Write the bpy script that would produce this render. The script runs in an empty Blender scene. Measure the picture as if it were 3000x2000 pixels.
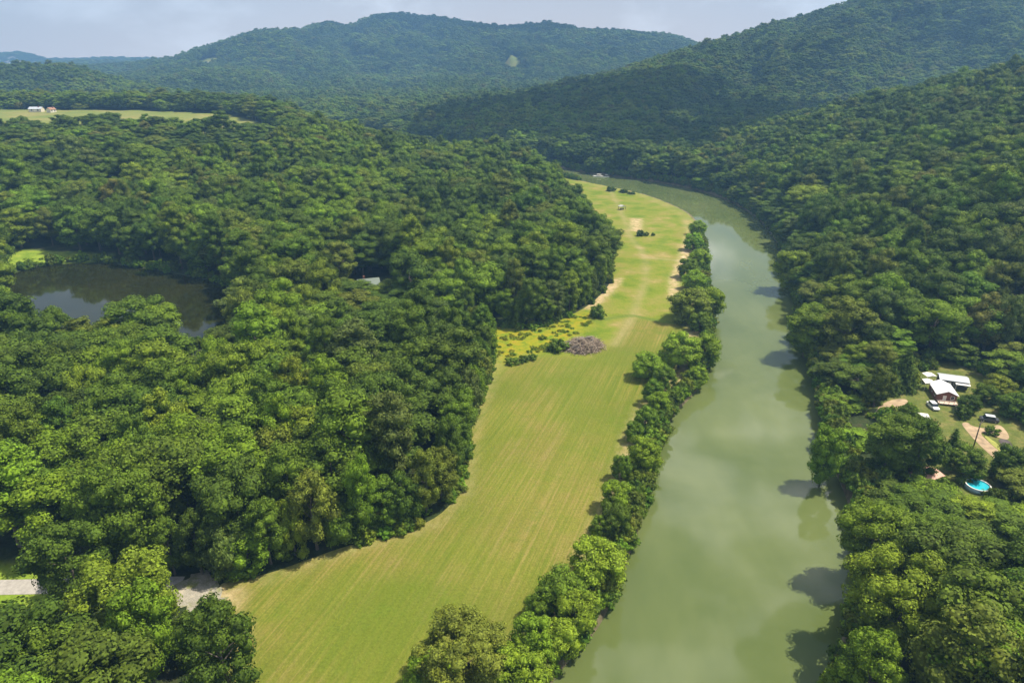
import bpy, math, random
import numpy as np
from mathutils import Vector

random.seed(7)
RNG = np.random.default_rng(11)
C = bpy.context.scene.collection
S = bpy.context.scene

# ------------------------------------------------------------------ camera, sky, sun, exposure
H = 100.0
PITCH = math.radians(22.66)
CP, SP = math.cos(PITCH), math.sin(PITCH)
cam_d = bpy.data.cameras.new('camera')
cam = bpy.data.objects.new('camera', cam_d)
C.objects.link(cam)
cam.location = (0, 0, H)
cam.rotation_euler = (math.pi / 2 - PITCH, 0, 0)
cam_d.sensor_width = 36
cam_d.lens = 24.0
cam_d.clip_end = 60000
cam_d.clip_start = 1
S.camera = cam

SUN_AZ, SUN_EL = math.radians(76), math.radians(61)
SUN_DIR = Vector((math.sin(SUN_AZ) * math.cos(SUN_EL), math.cos(SUN_AZ) * math.cos(SUN_EL), math.sin(SUN_EL)))
sun_d = bpy.data.lights.new('sun', 'SUN')
sun_d.energy = 5.0
sun_d.angle = math.radians(0.5)
sun_d.color = (1.0, 0.91, 0.75)
sun = bpy.data.objects.new('sun', sun_d)
C.objects.link(sun)
sun.rotation_euler = SUN_DIR.to_track_quat('Z', 'Y').to_euler()
sun.location = SUN_DIR * 3000

world = bpy.data.worlds.new('World')
S.world = world
world.use_nodes = True
wn, wl = world.node_tree.nodes, world.node_tree.links
wn.clear()
w_out = wn.new('ShaderNodeOutputWorld')
w_bg = wn.new('ShaderNodeBackground')
w_sky = wn.new('ShaderNodeTexSky')
w_sky.sky_type = 'NISHITA'
w_sky.sun_disc = False
w_sky.sun_elevation = SUN_EL
w_sky.sun_rotation = SUN_AZ
w_sky.air_density = 1.3
w_sky.dust_density = 1.0
w_sky.ozone_density = 2.0
w_bg.inputs['Strength'].default_value = 0.057
w_tc = wn.new('ShaderNodeTexCoord')
w_sep = wn.new('ShaderNodeSeparateXYZ')
wl.new(w_tc.outputs['Generated'], w_sep.inputs[0])
# thin summer cloud: noise over the sky directions, flattened vertically
w_div = wn.new('ShaderNodeVectorMath'); w_div.operation = 'MULTIPLY'
wl.new(w_tc.outputs['Generated'], w_div.inputs[0])
w_div.inputs[1].default_value = (4.2, 4.2, 9.0)
w_noise = wn.new('ShaderNodeTexNoise')
w_noise.inputs['Scale'].default_value = 1.0
w_noise.inputs['Detail'].default_value = 9
w_noise.inputs['Roughness'].default_value = 0.58
wl.new(w_div.outputs[0], w_noise.inputs['Vector'])
w_veil = wn.new('ShaderNodeMapRange')
w_veil.inputs['From Min'].default_value = 0.0; w_veil.inputs['From Max'].default_value = 0.26
w_veil.inputs['To Min'].default_value = 0.9; w_veil.inputs['To Max'].default_value = 0.10
wl.new(w_sep.outputs['Z'], w_veil.inputs['Value'])
w_mixv = wn.new('ShaderNodeMix'); w_mixv.data_type = 'RGBA'
wl.new(w_veil.outputs[0], w_mixv.inputs['Factor'])
wl.new(w_sky.outputs['Color'], w_mixv.inputs['A'])
w_mixv.inputs['B'].default_value = (22, 18, 15.5, 1)
w_ramp = wn.new('ShaderNodeValToRGB')
w_ramp.color_ramp.elements[0].position = 0.50
w_ramp.color_ramp.elements[1].position = 0.60
wl.new(w_noise.outputs['Fac'], w_ramp.inputs['Fac'])
w_mul = wn.new('ShaderNodeMath'); w_mul.operation = 'MULTIPLY'; w_mul.inputs[1].default_value = 0.9
wl.new(w_ramp.outputs['Color'], w_mul.inputs[0])
w_mix = wn.new('ShaderNodeMix'); w_mix.data_type = 'RGBA'
w_low = wn.new('ShaderNodeMapRange'); w_low.interpolation_type = 'SMOOTHSTEP'
w_low.inputs['From Min'].default_value = 0.03; w_low.inputs['From Max'].default_value = 0.25
w_low.inputs['To Min'].default_value = 0.42; w_low.inputs['To Max'].default_value = 1.0
wl.new(w_sep.outputs['Z'], w_low.inputs['Value'])
w_mul2 = wn.new('ShaderNodeMath'); w_mul2.operation = 'MULTIPLY'
wl.new(w_mul.outputs[0], w_mul2.inputs[0]); wl.new(w_low.outputs[0], w_mul2.inputs[1])
wl.new(w_mul2.outputs[0], w_mix.inputs['Factor'])
wl.new(w_mixv.outputs['Result'], w_mix.inputs['A'])
w_mix.inputs['B'].default_value = (29, 28, 27.4, 1)
wl.new(w_mix.outputs['Result'], w_bg.inputs['Color'])
wl.new(w_bg.outputs[0], w_out.inputs['Surface'])

S.view_settings.view_transform = 'Standard'
S.view_settings.look = 'None'
S.view_settings.gamma = 1
S.view_settings.exposure = 0.80
S.render.engine = 'CYCLES'
S.cycles.max_bounces = 6
S.cycles.diffuse_bounces = 3
S.cycles.glossy_bounces = 3
S.cycles.transmission_bounces = 4
S.cycles.volume_bounces = 0
S.cycles.caustics_reflective = False
S.cycles.caustics_refractive = False
S.cycles.use_denoising = True
S.cycles.sample_clamp_indirect = 4

# ------------------------------------------------------------------ helpers
def ray(u, v):
    x = (u - 1500) / 2000.0
    y = -(v - 1000) / 2000.0
    return x, CP + SP * y, -SP + CP * y

def P(u, v, z=0.0):
    """the point of the level z that the photograph shows at (u, v)"""
    dx, dy, dz = ray(u, v)
    t = (z - H) / dz
    return (dx * t, dy * t)

def proj(x, y, z):
    zz = z - H
    f = y * CP - zz * SP
    up = y * SP + zz * CP
    return 1500 + 2000 * x / f, 1000 - 2000 * up / f, f

def poly_px(pts, z):
    return [P(u, v, z) for u, v in pts]

def sd_poly(x, y, poly):
    """signed distance to a polygon, negative inside"""
    x = np.asarray(x, float); y = np.asarray(y, float)
    d = np.full(x.shape, 1e18); inside = np.zeros(x.shape, bool)
    n = len(poly)
    for i in range(n):
        ax, ay = poly[i]; bx, by = poly[(i + 1) % n]
        ex, ey = bx - ax, by - ay
        wx, wy = x - ax, y - ay
        L = ex * ex + ey * ey + 1e-12
        t = np.clip((wx * ex + wy * ey) / L, 0, 1)
        d = np.minimum(d, (wx - ex * t) ** 2 + (wy - ey * t) ** 2)
        c = ((ay <= y) & (by > y)) | ((by <= y) & (ay > y))
        with np.errstate(divide='ignore', invalid='ignore'):
            xi = ax + (y - ay) * ex / (ey if abs(ey) > 1e-12 else 1e-12)
        inside ^= c & (x < xi)
    return np.where(inside, -1, 1) * np.sqrt(d)

def sd_line(x, y, line):
    d = np.full(np.asarray(x, float).shape, 1e18)
    for (ax, ay), (bx, by) in zip(line[:-1], line[1:]):
        ex, ey = bx - ax, by - ay
        wx, wy = x - ax, y - ay
        t = np.clip((wx * ex + wy * ey) / (ex * ex + ey * ey + 1e-12), 0, 1)
        d = np.minimum(d, (wx - ex * t) ** 2 + (wy - ey * t) ** 2)
    return np.sqrt(d)

def ss(x, a, b):
    t = np.clip((np.asarray(x, float) - a) / (b - a), 0, 1)
    return t * t * (3 - 2 * t)

_ns = []
_r2 = np.random.default_rng(5)
for _o in range(5):
    _ns.append([(_r2.uniform(0, 2 * math.pi), _r2.uniform(0, 2 * math.pi), _r2.uniform(0.75, 1.3)) for _ in range(7)])

def fbm(x, y, wave, octaves=4, gain=0.5):
    s = 0; a = 1; tot = 0
    for o in range(octaves):
        v = 0
        for th, ph, f in _ns[o]:
            k = 2 * math.pi * f / wave
            v = v + np.cos((x * math.cos(th) + y * math.sin(th)) * k + ph + 1.5 * np.sin((x * math.sin(th) - y * math.cos(th)) * k * 0.6 + ph * 2))
        s = s + a * v / 4.5
        tot += a; a *= gain; wave *= 0.47
    return s / tot

def smooth_poly(pts, n=2):
    for _ in range(n):
        q = []
        for i in range(len(pts)):
            a, b = pts[i], pts[(i + 1) % len(pts)]
            q.append((a[0] * .75 + b[0] * .25, a[1] * .75 + b[1] * .25))
            q.append((a[0] * .25 + b[0] * .75, a[1] * .25 + b[1] * .75))
        pts = q
    return pts

# ------------------------------------------------------------------ land cover outlines (plan view, metres)
LEFT_BANK = [P(u, v) for u, v in [(1560, 2060), (1650, 1930), (1735, 1850), (1800, 1720), (1845, 1590), (1880, 1500), (1905, 1400),
             (1930, 1300), (1962, 1215), (2030, 1150), (2075, 1080), (2082, 1000), (2072, 930), (2070, 850), (2062, 760), (2056, 690),
             (2034, 645)]] + [P(u, v, 3.0) for u, v in [(1990, 606), (1925, 579), (1855, 559), (1785, 545), (1715, 532)]]
RIGHT_BANK = [P(u, v) for u, v in [(2440, 2060), (2470, 1900), (2520, 1750), (2530, 1600), (2490, 1450), (2440, 1350), (2420, 1250), (2400, 1150),
              (2370, 1050), (2340, 950), (2330, 850), (2300, 750), (2265, 680), (2200, 618), (2110, 574), (2000, 546), (1900, 529), (1800, 518), (1710, 506)]]
RIVER = ([(-30, -200), (-10, 30)] + LEFT_BANK + [(20, 655), (-40, 690), (-160, 790), (-300, 960), (-330, 990), (-280, 1010)] +
         [(-130, 860), (-20, 740), (40, 690)] + RIGHT_BANK[::-1] + [(52, 40), (40, -200)])
RIVER = smooth_poly(RIVER, 2)

ZM = 3.0
MEADOW = smooth_poly([P(u, v, ZM) for u, v in
    [(560, 2150), (655, 1990), (690, 1850), (640, 1770), (640, 1700), (760, 1690), (900, 1640), (1010, 1600), (1170, 1560), (1290, 1515), (1355, 1430),
     (1372, 1300), (1395, 1200), (1430, 1120), (1455, 1040), (1400, 985), (1380, 945), (1500, 962), (1590, 962), (1670, 925), (1735, 890), (1800, 820)]]
    + [(49, 345), (48, 400), (46, 450), (41, 500), (34, 550), (26, 600), (22, 650)]
    + [(x - 2.2, y - 0.6) for x, y in LEFT_BANK[::-1]] + [(-10, 60), (-60, 50)], 2)

ZP = 8.0
POND = smooth_poly([(-230, 303), (-222, 316), (-200, 320), (-174, 310), (-148, 298), (-126, 287), (-112, 268), (-104, 242), (-101, 220),
                    (-122, 208), (-145, 206), (-165, 214), (-186, 236), (-206, 265), (-224, 288)], 2)
PONDGAP = [(-113, 226), (-98, 229), (-84, 186), (-97, 183)]
MARSH = [(-300, 308), (-238, 306), (-226, 317), (-200, 321), (-198, 328), (-240, 332), (-300, 330)]
ZY = 4.0
YARD = smooth_poly([P(u, v, ZY) for u, v in
    [(2545, 1210), (2590, 1130), (2640, 1140), (2690, 1085), (2760, 1060), (2870, 1075), (2960, 1150), (3010, 1215), (3060, 1300), (3010, 1370), (2920, 1370),
     (2905, 1420), (2890, 1450), (2770, 1450), (2650, 1445), (2600, 1390), (2700, 1330), (2740, 1250), (2660, 1200), (2600, 1240)]], 1)
GRAVEL = smooth_poly([P(u, v, ZM) for u, v in [(480, 1738), (520, 1708), (560, 1690), (590, 1665), (612, 1668), (628, 1700), (650, 1730), (668, 1765), (636, 1785), (600, 1782), (570, 1795), (520, 1775)]], 2)
GRAVEL = [(x + 0.45 * math.sin(i * 2.3) + 0.3 * math.sin(i * 5.1), y + 0.45 * math.cos(i * 1.7) + 0.3 * math.cos(i * 4.3)) for i, (x, y) in enumerate(GRAVEL)]
ROAD = [(-260, 103), (-180, 104.5), (-120, 105.5), (-85, 106.5), (-66, 107)]
ROADSIDE = [(-75, 83), (-89, 105), (-94, 113), (-150, 112), (-140, 80)]
LOTFRONT = [P(u, v, 3.0) for u, v in [(480, 1730), (520, 1712), (600, 1690), (640, 1720), (690, 1760), (670, 1870), (600, 1870), (500, 1830)]]
FIELD = [(-640, 560), (-500, 548), (-400, 548), (-300, 552), (-225, 556), (-185, 575), (-190, 600), (-235, 660), (-300, 735), (-400, 760), (-520, 770), (-640, 770)]

# ridges: (photo column, row of the tree tops, distance ahead) -> height along a bearing
def ridge(pts, treeh=13):
    b, z, yy = [], [], []
    for u, v, Y in pts:
        dx, dy, dz = ray(u, v)
        t = Y / dy
        b.append(dx / dy); z.append(H + dz * t - treeh); yy.append(Y)
    return np.array(b), np.array(z), np.array(yy)

R_A = (ridge([(u, v, 3000) for u, v in [(-400, 215), (350, 205), (700, 190), (850, 160), (950, 118), (1000, 92), (1030, 84),
        (1060, 72), (1120, 52), (1180, 51), (1240, 60), (1300, 68), (1400, 80), (1480, 86), (1560, 80), (1700, 95), (1850, 105), (1960, 108), (2020, 128), (2100, 165), (2400, 190), (3000, 200)]]), 1300, 900)
R_A1 = (ridge([(u, v, 2500) for u, v in [(-400, 215), (350, 200), (510, 177), (580, 152), (640, 135), (740, 103), (800, 96), (870, 94), (930, 108), (1000, 140), (1080, 175), (1200, 215), (1400, 245), (3000, 260)]]), 800, 420)
R_A3 = (ridge([(u, v, 2720) for u, v in [(-400, 230), (700, 180), (820, 128), (880, 98), (920, 84), (965, 75), (1000, 80), (1050, 100), (1120, 135), (1220, 180), (1400, 220), (3000, 240)]]), 800, 350)
R_A2 = (ridge([(u, v, 1950) for u, v in [(-300, 262), (250, 250), (330, 238), (450, 215), (600, 203), (750, 214), (880, 240), (1000, 226), (1150, 245), (1300, 232), (1500, 250), (1700, 245), (2000, 250), (3000, 250)]]), 620, 500)
R_C = (ridge([(u, v, 1330) for u, v in [(-500, 210), (0, 213), (100, 206), (200, 213), (300, 234), (400, 262), (520, 288), (700, 318), (1000, 330), (3000, 330)]]), 330, 350)
R_E = (ridge([(u, v, 3800) for u, v in [(-900, 188), (0, 197), (100, 190), (200, 185), (350, 183), (520, 183), (700, 190), (3000, 195)]]), 800, 700)
R_D = (ridge([(u, v, 5000) for u, v in [(-1200, 165), (0, 160), (50, 157), (90, 164), (130, 176), (200, 178), (300, 173), (400, 174), (520, 176), (700, 178), (3000, 180)]]), 900, 900)
R_B = (ridge([(600, 380, 900), (900, 362, 950), (1200, 345, 1000), (1500, 302, 1150), (1800, 232, 1380), (2050, 150, 1600), (2180, 112, 1680), (2300, 77, 1700), (2420, 45, 1700), (2620, 2, 1700), (3000, -75, 1700), (3600, -150, 1700)]), 860, 700)
RIDGES = [R_A, R_A1, R_A3, R_A2, R_C, R_E, R_D, R_B]

def height(x, y):
    x = np.asarray(x, float); y = np.asarray(y, float)
    dm = sd_poly(x, y, MEADOW); dr = sd_poly(x, y, RIVER); dp = sd_poly(x, y, POND)
    dyd = sd_poly(x, y, YARD)
    z = np.full(x.shape, 3.0)
    # left lowland and the spur with the plateau field
    west = ss(-x, 50, 120)
    z = z + 6 * west * ss(y, 140, 215)
    hx = np.interp(x, [-1500, -900, -600, -400, -240, -180, -125, -60, -8, 30, 52], [28, 36, 37, 37, 35, 27, 19, 12, 9, 4, 0])
    y0 = np.interp(x, [-400, -200, -100, 0, 60], [325, 318, 285, 262, 280])
    y1 = np.interp(x, [-400, -200, -100, 0, 60], [560, 560, 530, 500, 480])
    yb0 = np.interp(x, [-600, -300, -150, 0, 60], [800, 790, 600, 560, 550])
    yb1 = np.interp(x, [-600, -300, -150, 0, 60], [1050, 960, 700, 645, 635])
    t = np.clip((y - y0) / (y1 - y0), 0, 1)
    front = 0.55 * t + 0.45 * t * t * (3 - 2 * t)
    z = z + hx * front * (1 - ss(y, yb0, yb1))
    z = z + 0.006 * np.clip(y - 560, 0, 230) * ss(-x, 150, 230) * (1 - ss(y, 800, 1000))
    # knoll under the white house in the wood
    z = z + 7 * np.exp(-(((x + 55) / 30) ** 2 + ((y - 282) / 24) ** 2))
    # right hillside
    rb = np.array(sorted(RIGHT_BANK, key=lambda p: p[1]))
    bankx = np.interp(y, rb[:, 1], np.maximum.accumulate(rb[:, 0]))
    d = np.clip(x - bankx - 5, 0, None)
    hr = 0.37 * d / (1 + d / 900.0)
    base0 = np.interp(x, [100, 150, 250], [225, 215, 190])
    z = z + hr * ss(y, base0, base0 + 130) * (1 - 0.85 * ss(y, 590, 820))
    z = z + 0.06 * np.clip(d - 70, 0, None) * (1 - ss(y, base0, base0 + 130))
    # far ridges
    yy = np.maximum(y, 1.0)
    b = x / yy
    far = np.zeros(x.shape)
    und = fbm(x, y, 520, 4)
    sp_ = fbm(b * 1500 + 90 * und, y * 0.35, 300, 2); spur = 0.5 - 1.6 * np.abs(sp_)
    for (rb_, rz, ry), wf, wb in RIDGES:
        Z = np.interp(b, rb_, rz); Y = np.interp(b, rb_, ry)
        dd = (y - Y) + 60 * und * np.clip(np.abs(y - Y) / 300, 0, 1)
        w = np.where(dd < 0, wf, wb)
        prof = 0.5 * (1 + np.cos(np.pi * np.clip(np.abs(dd) / w, 0, 1)))
        mid = 4 * prof * (1 - prof)
        hz = Z * prof * (1 + 0.30 * und * mid + 0.42 * spur * mid)
        far = np.maximum(far, np.where(y > 500, hz, 0))
    far = far * ss(dr, 5, 60)
    z = np.maximum(z, far) + 2.0 * ss(far, 5, 40) * fbm(x, y, 130, 3)
    keep = ss(dm, 1.5, 30)
    z = 3.0 + (z - 3.0) * keep
    z = z + 0.7 * fbm(x, y, 45, 3) * ss(dm, 4, 30) * ss(dyd, 2, 20) * ss(dr, 6, 20)
    # flats: yard, pond shore, river bed
    k = ss(dyd, 1.5, 22)
    z = ZY * (1 - k) + z * k
    k = ss(sd_line(x, y, ROAD), 4, 14)
    z = 3.0 * (1 - k) + z * k
    k = ss(dp, 2, 16)
    z = (ZP + 0.5) * (1 - k) + z * k
    k = ss(dp, -3, 1.0)
    z = (ZP - 1.6) * (1 - k) + z * k
    k = ss(dr, -2.2, 0.8)
    z = -2.4 * (1 - k) + z * k
    return z

def hgt(x, y):
    return float(height(np.array([x]), np.array([y]))[0])

def pick(u, v, ymax=9000):
    """where the ground is seen at a photo point"""
    dx, dy, dz = ray(u, v)
    Y = np.geomspace(70, ymax, 4000)
    t = Y / dy
    zz = H + dz * t
    hh = height(dx * t, Y)
    i = np.argmax(hh >= zz)
    if not (hh >= zz).any(): return None
    return (float(dx * t[i]), float(Y[i]))

# clearings seen on the far slopes: centre, half sizes
CLEAR = []
for u, v, rx, ry, yel in [(1500, 187, 30, 48, 1), (1030, 292, 70, 40, 0), (1110, 284, 75, 35, 0), (1180, 276, 60, 30, 0), (1260, 262, 70, 30, 0), (605, 188, 40, 60, 0), (840, 258, 40, 40, 0)]:
    p = pick(u, v)
    if p: CLEAR.append((p[0], p[1], rx, ry, yel))
FARMP = (-488, 738)
FARM = FARMP
SNAG = P(932, 1165, 16)
print('farm', FARMP)

# ------------------------------------------------------------------ mesh and material helpers
def mesh_obj(name, verts, faces, mat=None, parent=None, smooth=False, kind=None, mats=None):
    me = bpy.data.meshes.new(name)
    me.from_pydata([tuple(v) for v in verts], [], faces)
    if mat: me.materials.append(mat)
    if smooth:
        me.polygons.foreach_set('use_smooth', [True] * len(me.polygons))
    o = bpy.data.objects.new(name, me)
    C.objects.link(o)
    if parent: o.parent = parent
    if kind: o['kind'] = kind
    return o

def np_mesh(name, V, F, mat, smooth=False):
    """V (n,3), F (m,k) with constant k"""
    me = bpy.data.meshes.new(name)
    V = np.asarray(V, np.float32); F = np.asarray(F, np.int32)
    me.vertices.add(len(V)); me.vertices.foreach_set('co', V.ravel())
    m, k = F.shape
    me.loops.add(m * k); me.loops.foreach_set('vertex_index', F.ravel())
    me.polygons.add(m)
    me.polygons.foreach_set('loop_start', np.arange(0, m * k, k, dtype=np.int32))
    me.polygons.foreach_set('loop_total', np.full(m, k, np.int32))
    if smooth: me.polygons.foreach_set('use_smooth', np.ones(m, bool))
    if mat: me.materials.append(mat)
    me.update(calc_edges=True)
    return me

def link(name, me, parent=None):
    o = bpy.data.objects.new(name, me)
    C.objects.link(o)
    if parent: o.parent = parent
    return o

def tag(o, label=None, cat=None, group=None, kind=None):
    if label: o['label'] = label
    if cat: o['category'] = cat
    if group: o['group'] = group
    if kind: o['kind'] = kind
    return o

def empty(name, loc, rz=0):
    o = bpy.data.objects.new(name, None)
    C.objects.link(o)
    o.empty_display_size = 0.5
    o.location = loc
    o.rotation_euler = (0, 0, rz)
    return o

class NT:
    """a small node builder"""
    def __init__(self, name):
        self.m = bpy.data.materials.new(name)
        self.m.use_nodes = True
        self.n = self.m.node_tree.nodes; self.l = self.m.node_tree.links
        self.bsdf = self.n['Principled BSDF']
        self.out = self.n['Material Output']
        self.obj = None
    def coord(self, kind='Object'):
        c = self.n.new('ShaderNodeTexCoord'); return c.outputs[kind]
    def pos(self):
        return self.n.new('ShaderNodeNewGeometry').outputs['Position']
    def noise(self, vec, scale, detail=4, rough=0.55, dist=0):
        t = self.n.new('ShaderNodeTexNoise')
        t.inputs['Scale'].default_value = scale; t.inputs['Detail'].default_value = detail
        t.inputs['Roughness'].default_value = rough; t.inputs['Distortion'].default_value = dist
        if vec is not None: self.l.new(vec, t.inputs['Vector'])
        return t.outputs['Fac']
    def ramp(self, fac, stops):
        r = self.n.new('ShaderNodeValToRGB')
        e = r.color_ramp.elements
        while len(e) < len(stops): e.new(0.5)
        for k, (p, c) in enumerate(stops):
            e[k].position = p
            e[k].color = (c[0], c[1], c[2], 1) if isinstance(c, (tuple, list)) else (c, c, c, 1)
        self.l.new(fac, r.inputs['Fac'])
        return r.outputs['Color']
    def mix(self, fac, a, b, mode='MIX'):
        m = self.n.new('ShaderNodeMix'); m.data_type = 'RGBA'; m.blend_type = mode
        for s, v in (('Factor', fac), ('A', a), ('B', b)):
            if isinstance(v, (int, float)): m.inputs[s].default_value = v if s == 'Factor' else (v, v, v, 1)
            elif isinstance(v, tuple): m.inputs[s].default_value = (v[0], v[1], v[2], 1)
            else: self.l.new(v, m.inputs[s])
        return m.outputs['Result']
    def math(self, op, a, b=0.0, clamp=False):
        m = self.n.new('ShaderNodeMath'); m.operation = op; m.use_clamp = clamp
        for k, v in ((0, a), (1, b)):
            if isinstance(v, (int, float)): m.inputs[k].default_value = v
            else: self.l.new(v, m.inputs[k])
        return m.outputs[0]
    def mapping(self, vec, scale=(1, 1, 1), rot=(0, 0, 0)):
        m = self.n.new('ShaderNodeMapping')
        m.inputs['Scale'].default_value = scale; m.inputs['Rotation'].default_value = rot
        self.l.new(vec, m.inputs['Vector'])
        return m.outputs[0]
    def attr(self, name, typ='GEOMETRY', out='Color'):
        a = self.n.new('ShaderNodeAttribute'); a.attribute_name = name; a.attribute_type = typ
        return a.outputs[out]
    def bump(self, h, strength=0.5, dist=0.2):
        b = self.n.new('ShaderNodeBump')
        b.inputs['Strength'].default_value = strength; b.inputs['Distance'].default_value = dist
        self.l.new(h, b.inputs['Height'])
        self.l.new(b.outputs[0], self.bsdf.inputs['Normal'])
    def base(self, c, rough=0.8, spec=0.3, metal=0):
        if isinstance(c, tuple): self.bsdf.inputs['Base Color'].default_value = (c[0], c[1], c[2], 1)
        else: self.l.new(c, self.bsdf.inputs['Base Color'])
        self.bsdf.inputs['Roughness'].default_value = rough
        self.bsdf.inputs['Specular IOR Level'].default_value = spec
        self.bsdf.inputs['Metallic'].default_value = metal
        return self.m

def plain(name, col, rough=0.6, var=0.15, scale=1.5, spec=0.3, metal=0, bump=0):
    t = NT(name)
    n = t.noise(t.coord(), scale, 5)
    lo = tuple(c * (1 - var) for c in col); hi = tuple(min(1, c * (1 + var)) for c in col)
    c = t.ramp(n, [(0.3, lo), (0.7, hi)])
    if bump: t.bump(t.noise(t.coord(), scale * 8, 4), bump, 0.05)
    return t.base(c, rough, spec, metal)

# foliage: the tint belongs to each tree (its species), leaves vary among themselves
def foliage_mat(name, jitter=0.50, trans=0.16):
    t = NT(name)
    tint = t.attr('tint', 'INSTANCER')
    g = t.n.new('ShaderNodeNewGeometry')
    rnd = g.outputs['Random Per Island']
    k = t.ramp(rnd, [(0.0, 1 - jitter), (0.55, 1.0), (1.0, 1 + jitter * 0.9)])
    c = t.mix(1.0, tint, k, 'MULTIPLY')
    n = t.noise(t.coord('Object'), 0.45, 3)
    yel = t.mix(1.0, c, (1.10, 1.07, 0.82), 'MULTIPLY')
    c = t.mix(t.ramp(n, [(0.42, 0.0), (0.62, 1.0)]), c, yel)
    t.base(c, 0.75, 0.12)
    tr = t.n.new('ShaderNodeBsdfTranslucent')
    cc = t.mix(1.0, c, (1.3, 1.5, 0.5), 'MULTIPLY')
    t.l.new(cc, tr.inputs['Color'])
    mx = t.n.new('ShaderNodeMixShader'); mx.inputs[0].default_value = trans
    t.l.new(t.bsdf.outputs[0], mx.inputs[1]); t.l.new(tr.outputs[0], mx.inputs[2])
    t.l.new(mx.outputs[0], t.out.inputs['Surface'])
    return t.m

M_LEAF = foliage_mat('foliage')
M_BARK = plain('bark', (0.12, 0.10, 0.08), 0.9, 0.35, 3, bump=0.5)
M_DEADWOOD = plain('dead_wood', (0.20, 0.18, 0.16), 0.9, 0.3, 3)

# ------------------------------------------------------------------ ground sheet
def build_ground():
    fine = np.radians(np.arange(-52, 52.01, 0.2))
    coarse = np.radians(np.arange(57, 307, 5.0))
    ang = np.concatenate([fine, coarse])
    rr = np.concatenate([np.geomspace(30, 900, 640), np.geomspace(912, 5500, 165)])
    A, R = np.meshgrid(ang, rr)
    X = R * np.sin(A); Y = R * np.cos(A)
    Z = height(X, Y)
    na, nr = len(ang), len(rr)
    V = np.stack([X.ravel(), Y.ravel(), Z.ravel()], 1)
    i = np.arange(nr - 1)[:, None]; j = np.arange(na)[None, :]
    j2 = (j + 1) % na
    F = np.stack([(i * na + j), (i * na + j2), ((i + 1) * na + j2), ((i + 1) * na + j)], -1).reshape(-1, 4)[:, ::-1]
    x, y = V[:, 0], V[:, 1]
    grass = 1 - ss(sd_poly(x, y, FIELD), -3, 3)
    for cx, cy, rx, ry, yel in CLEAR:
        grass = np.maximum(grass, 1 - ss(np.hypot((x - cx) / rx, (y - cy) / ry), 0.9, 1.15))
    lawn = 1 - ss(sd_poly(x, y, YARD), -1, 4)
    marsh = 1 - ss(sd_poly(x, y, MARSH), -1, 3)
    marsh = np.maximum(marsh, (1 - ss(sd_line(x, y, ROAD), 5, 9)) * ss(-x, 86, 92))
    wet = 1 - ss(sd_poly(x, y, RIVER), 1.5, 5)
    # centre cap
    V = np.vstack([V, [[0, 0, 3.0]]])
    cap = len(V) - 1
    me = bpy.data.meshes.new('ground')
    nv = len(V); tri = [(cap, k, (k + 1) % na) for k in range(na)]
    me.vertices.add(nv); me.vertices.foreach_set('co', V.astype(np.float32).ravel())
    loops = np.concatenate([F.ravel(), np.array(tri).ravel()]).astype(np.int32)
    m = len(F)
    me.loops.add(len(loops)); me.loops.foreach_set('vertex_index', loops)
    st = np.concatenate([np.arange(0, m * 4, 4), m * 4 + np.arange(0, na * 3, 3)]).astype(np.int32)
    tl = np.concatenate([np.full(m, 4), np.full(na, 3)]).astype(np.int32)
    me.polygons.add(m + na)
    me.polygons.foreach_set('loop_start', st); me.polygons.foreach_set('loop_total', tl)
    me.polygons.foreach_set('use_smooth', np.ones(m + na, bool))
    me.update(calc_edges=True)
    col = np.zeros((nv, 4), np.float32)
    col[:-1, 0] = grass; col[:-1, 1] = lawn; col[:-1, 2] = marsh; col[:-1, 3] = 1
    a = me.attributes.new('cover', 'FLOAT_COLOR', 'POINT'); a.data.foreach_set('color', col.ravel())
    w = np.zeros(nv, np.float32); w[:-1] = wet
    a = me.attributes.new('wet', 'FLOAT', 'POINT'); a.data.foreach_set('value', w)
    t = NT('ground_cover')
    pos = t.pos()
    sep = t.n.new('ShaderNodeSeparateColor'); t.l.new(t.attr('cover'), sep.inputs[0])
    n1 = t.noise(pos, 0.25, 6, 0.6); n2 = t.noise(pos, 0.035, 4); n3 = t.noise(pos, 1.6, 5, 0.65)
    floor_ = t.ramp(n1, [(0.3, (0.018, 0.026, 0.010)), (0.5, (0.032, 0.048, 0.014)), (0.7, (0.06, 0.055, 0.028))])
    field = t.ramp(n2, [(0.35, (0.125, 0.165, 0.035)), (0.5, (0.165, 0.19, 0.045)), (0.65, (0.22, 0.205, 0.065))])
    lawn_c = t.ramp(n1, [(0.3, (0.07, 0.10, 0.018)), (0.5, (0.115, 0.135, 0.030)), (0.64, (0.17, 0.16, 0.05)), (0.76, (0.30, 0.23, 0.12))])
    marsh_c = t.ramp(n1, [(0.3, (0.13, 0.21, 0.02)), (0.6, (0.22, 0.29, 0.03)), (0.75, (0.28, 0.27, 0.06))])
    c = t.mix(sep.outputs[0], floor_, field)
    c = t.mix(sep.outputs[1], c, lawn_c)
    c = t.mix(sep.outputs[2], c, marsh_c)
    mud = t.ramp(n1, [(0.35, (0.10, 0.085, 0.05)), (0.65, (0.20, 0.17, 0.10))])
    c = t.mix(t.attr('wet', out='Fac'), c, mud)
    c = t.mix(1.0, c, t.ramp(n3, [(0.25, 0.7), (0.75, 1.25)]), 'MULTIPLY')
    t.bump(n3, 0.6, 0.3)
    me.materials.append(t.base(c, 0.95, 0.1))
    o = link('ground', me)
    o['kind'] = 'structure'
    return o
build_ground()

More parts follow.
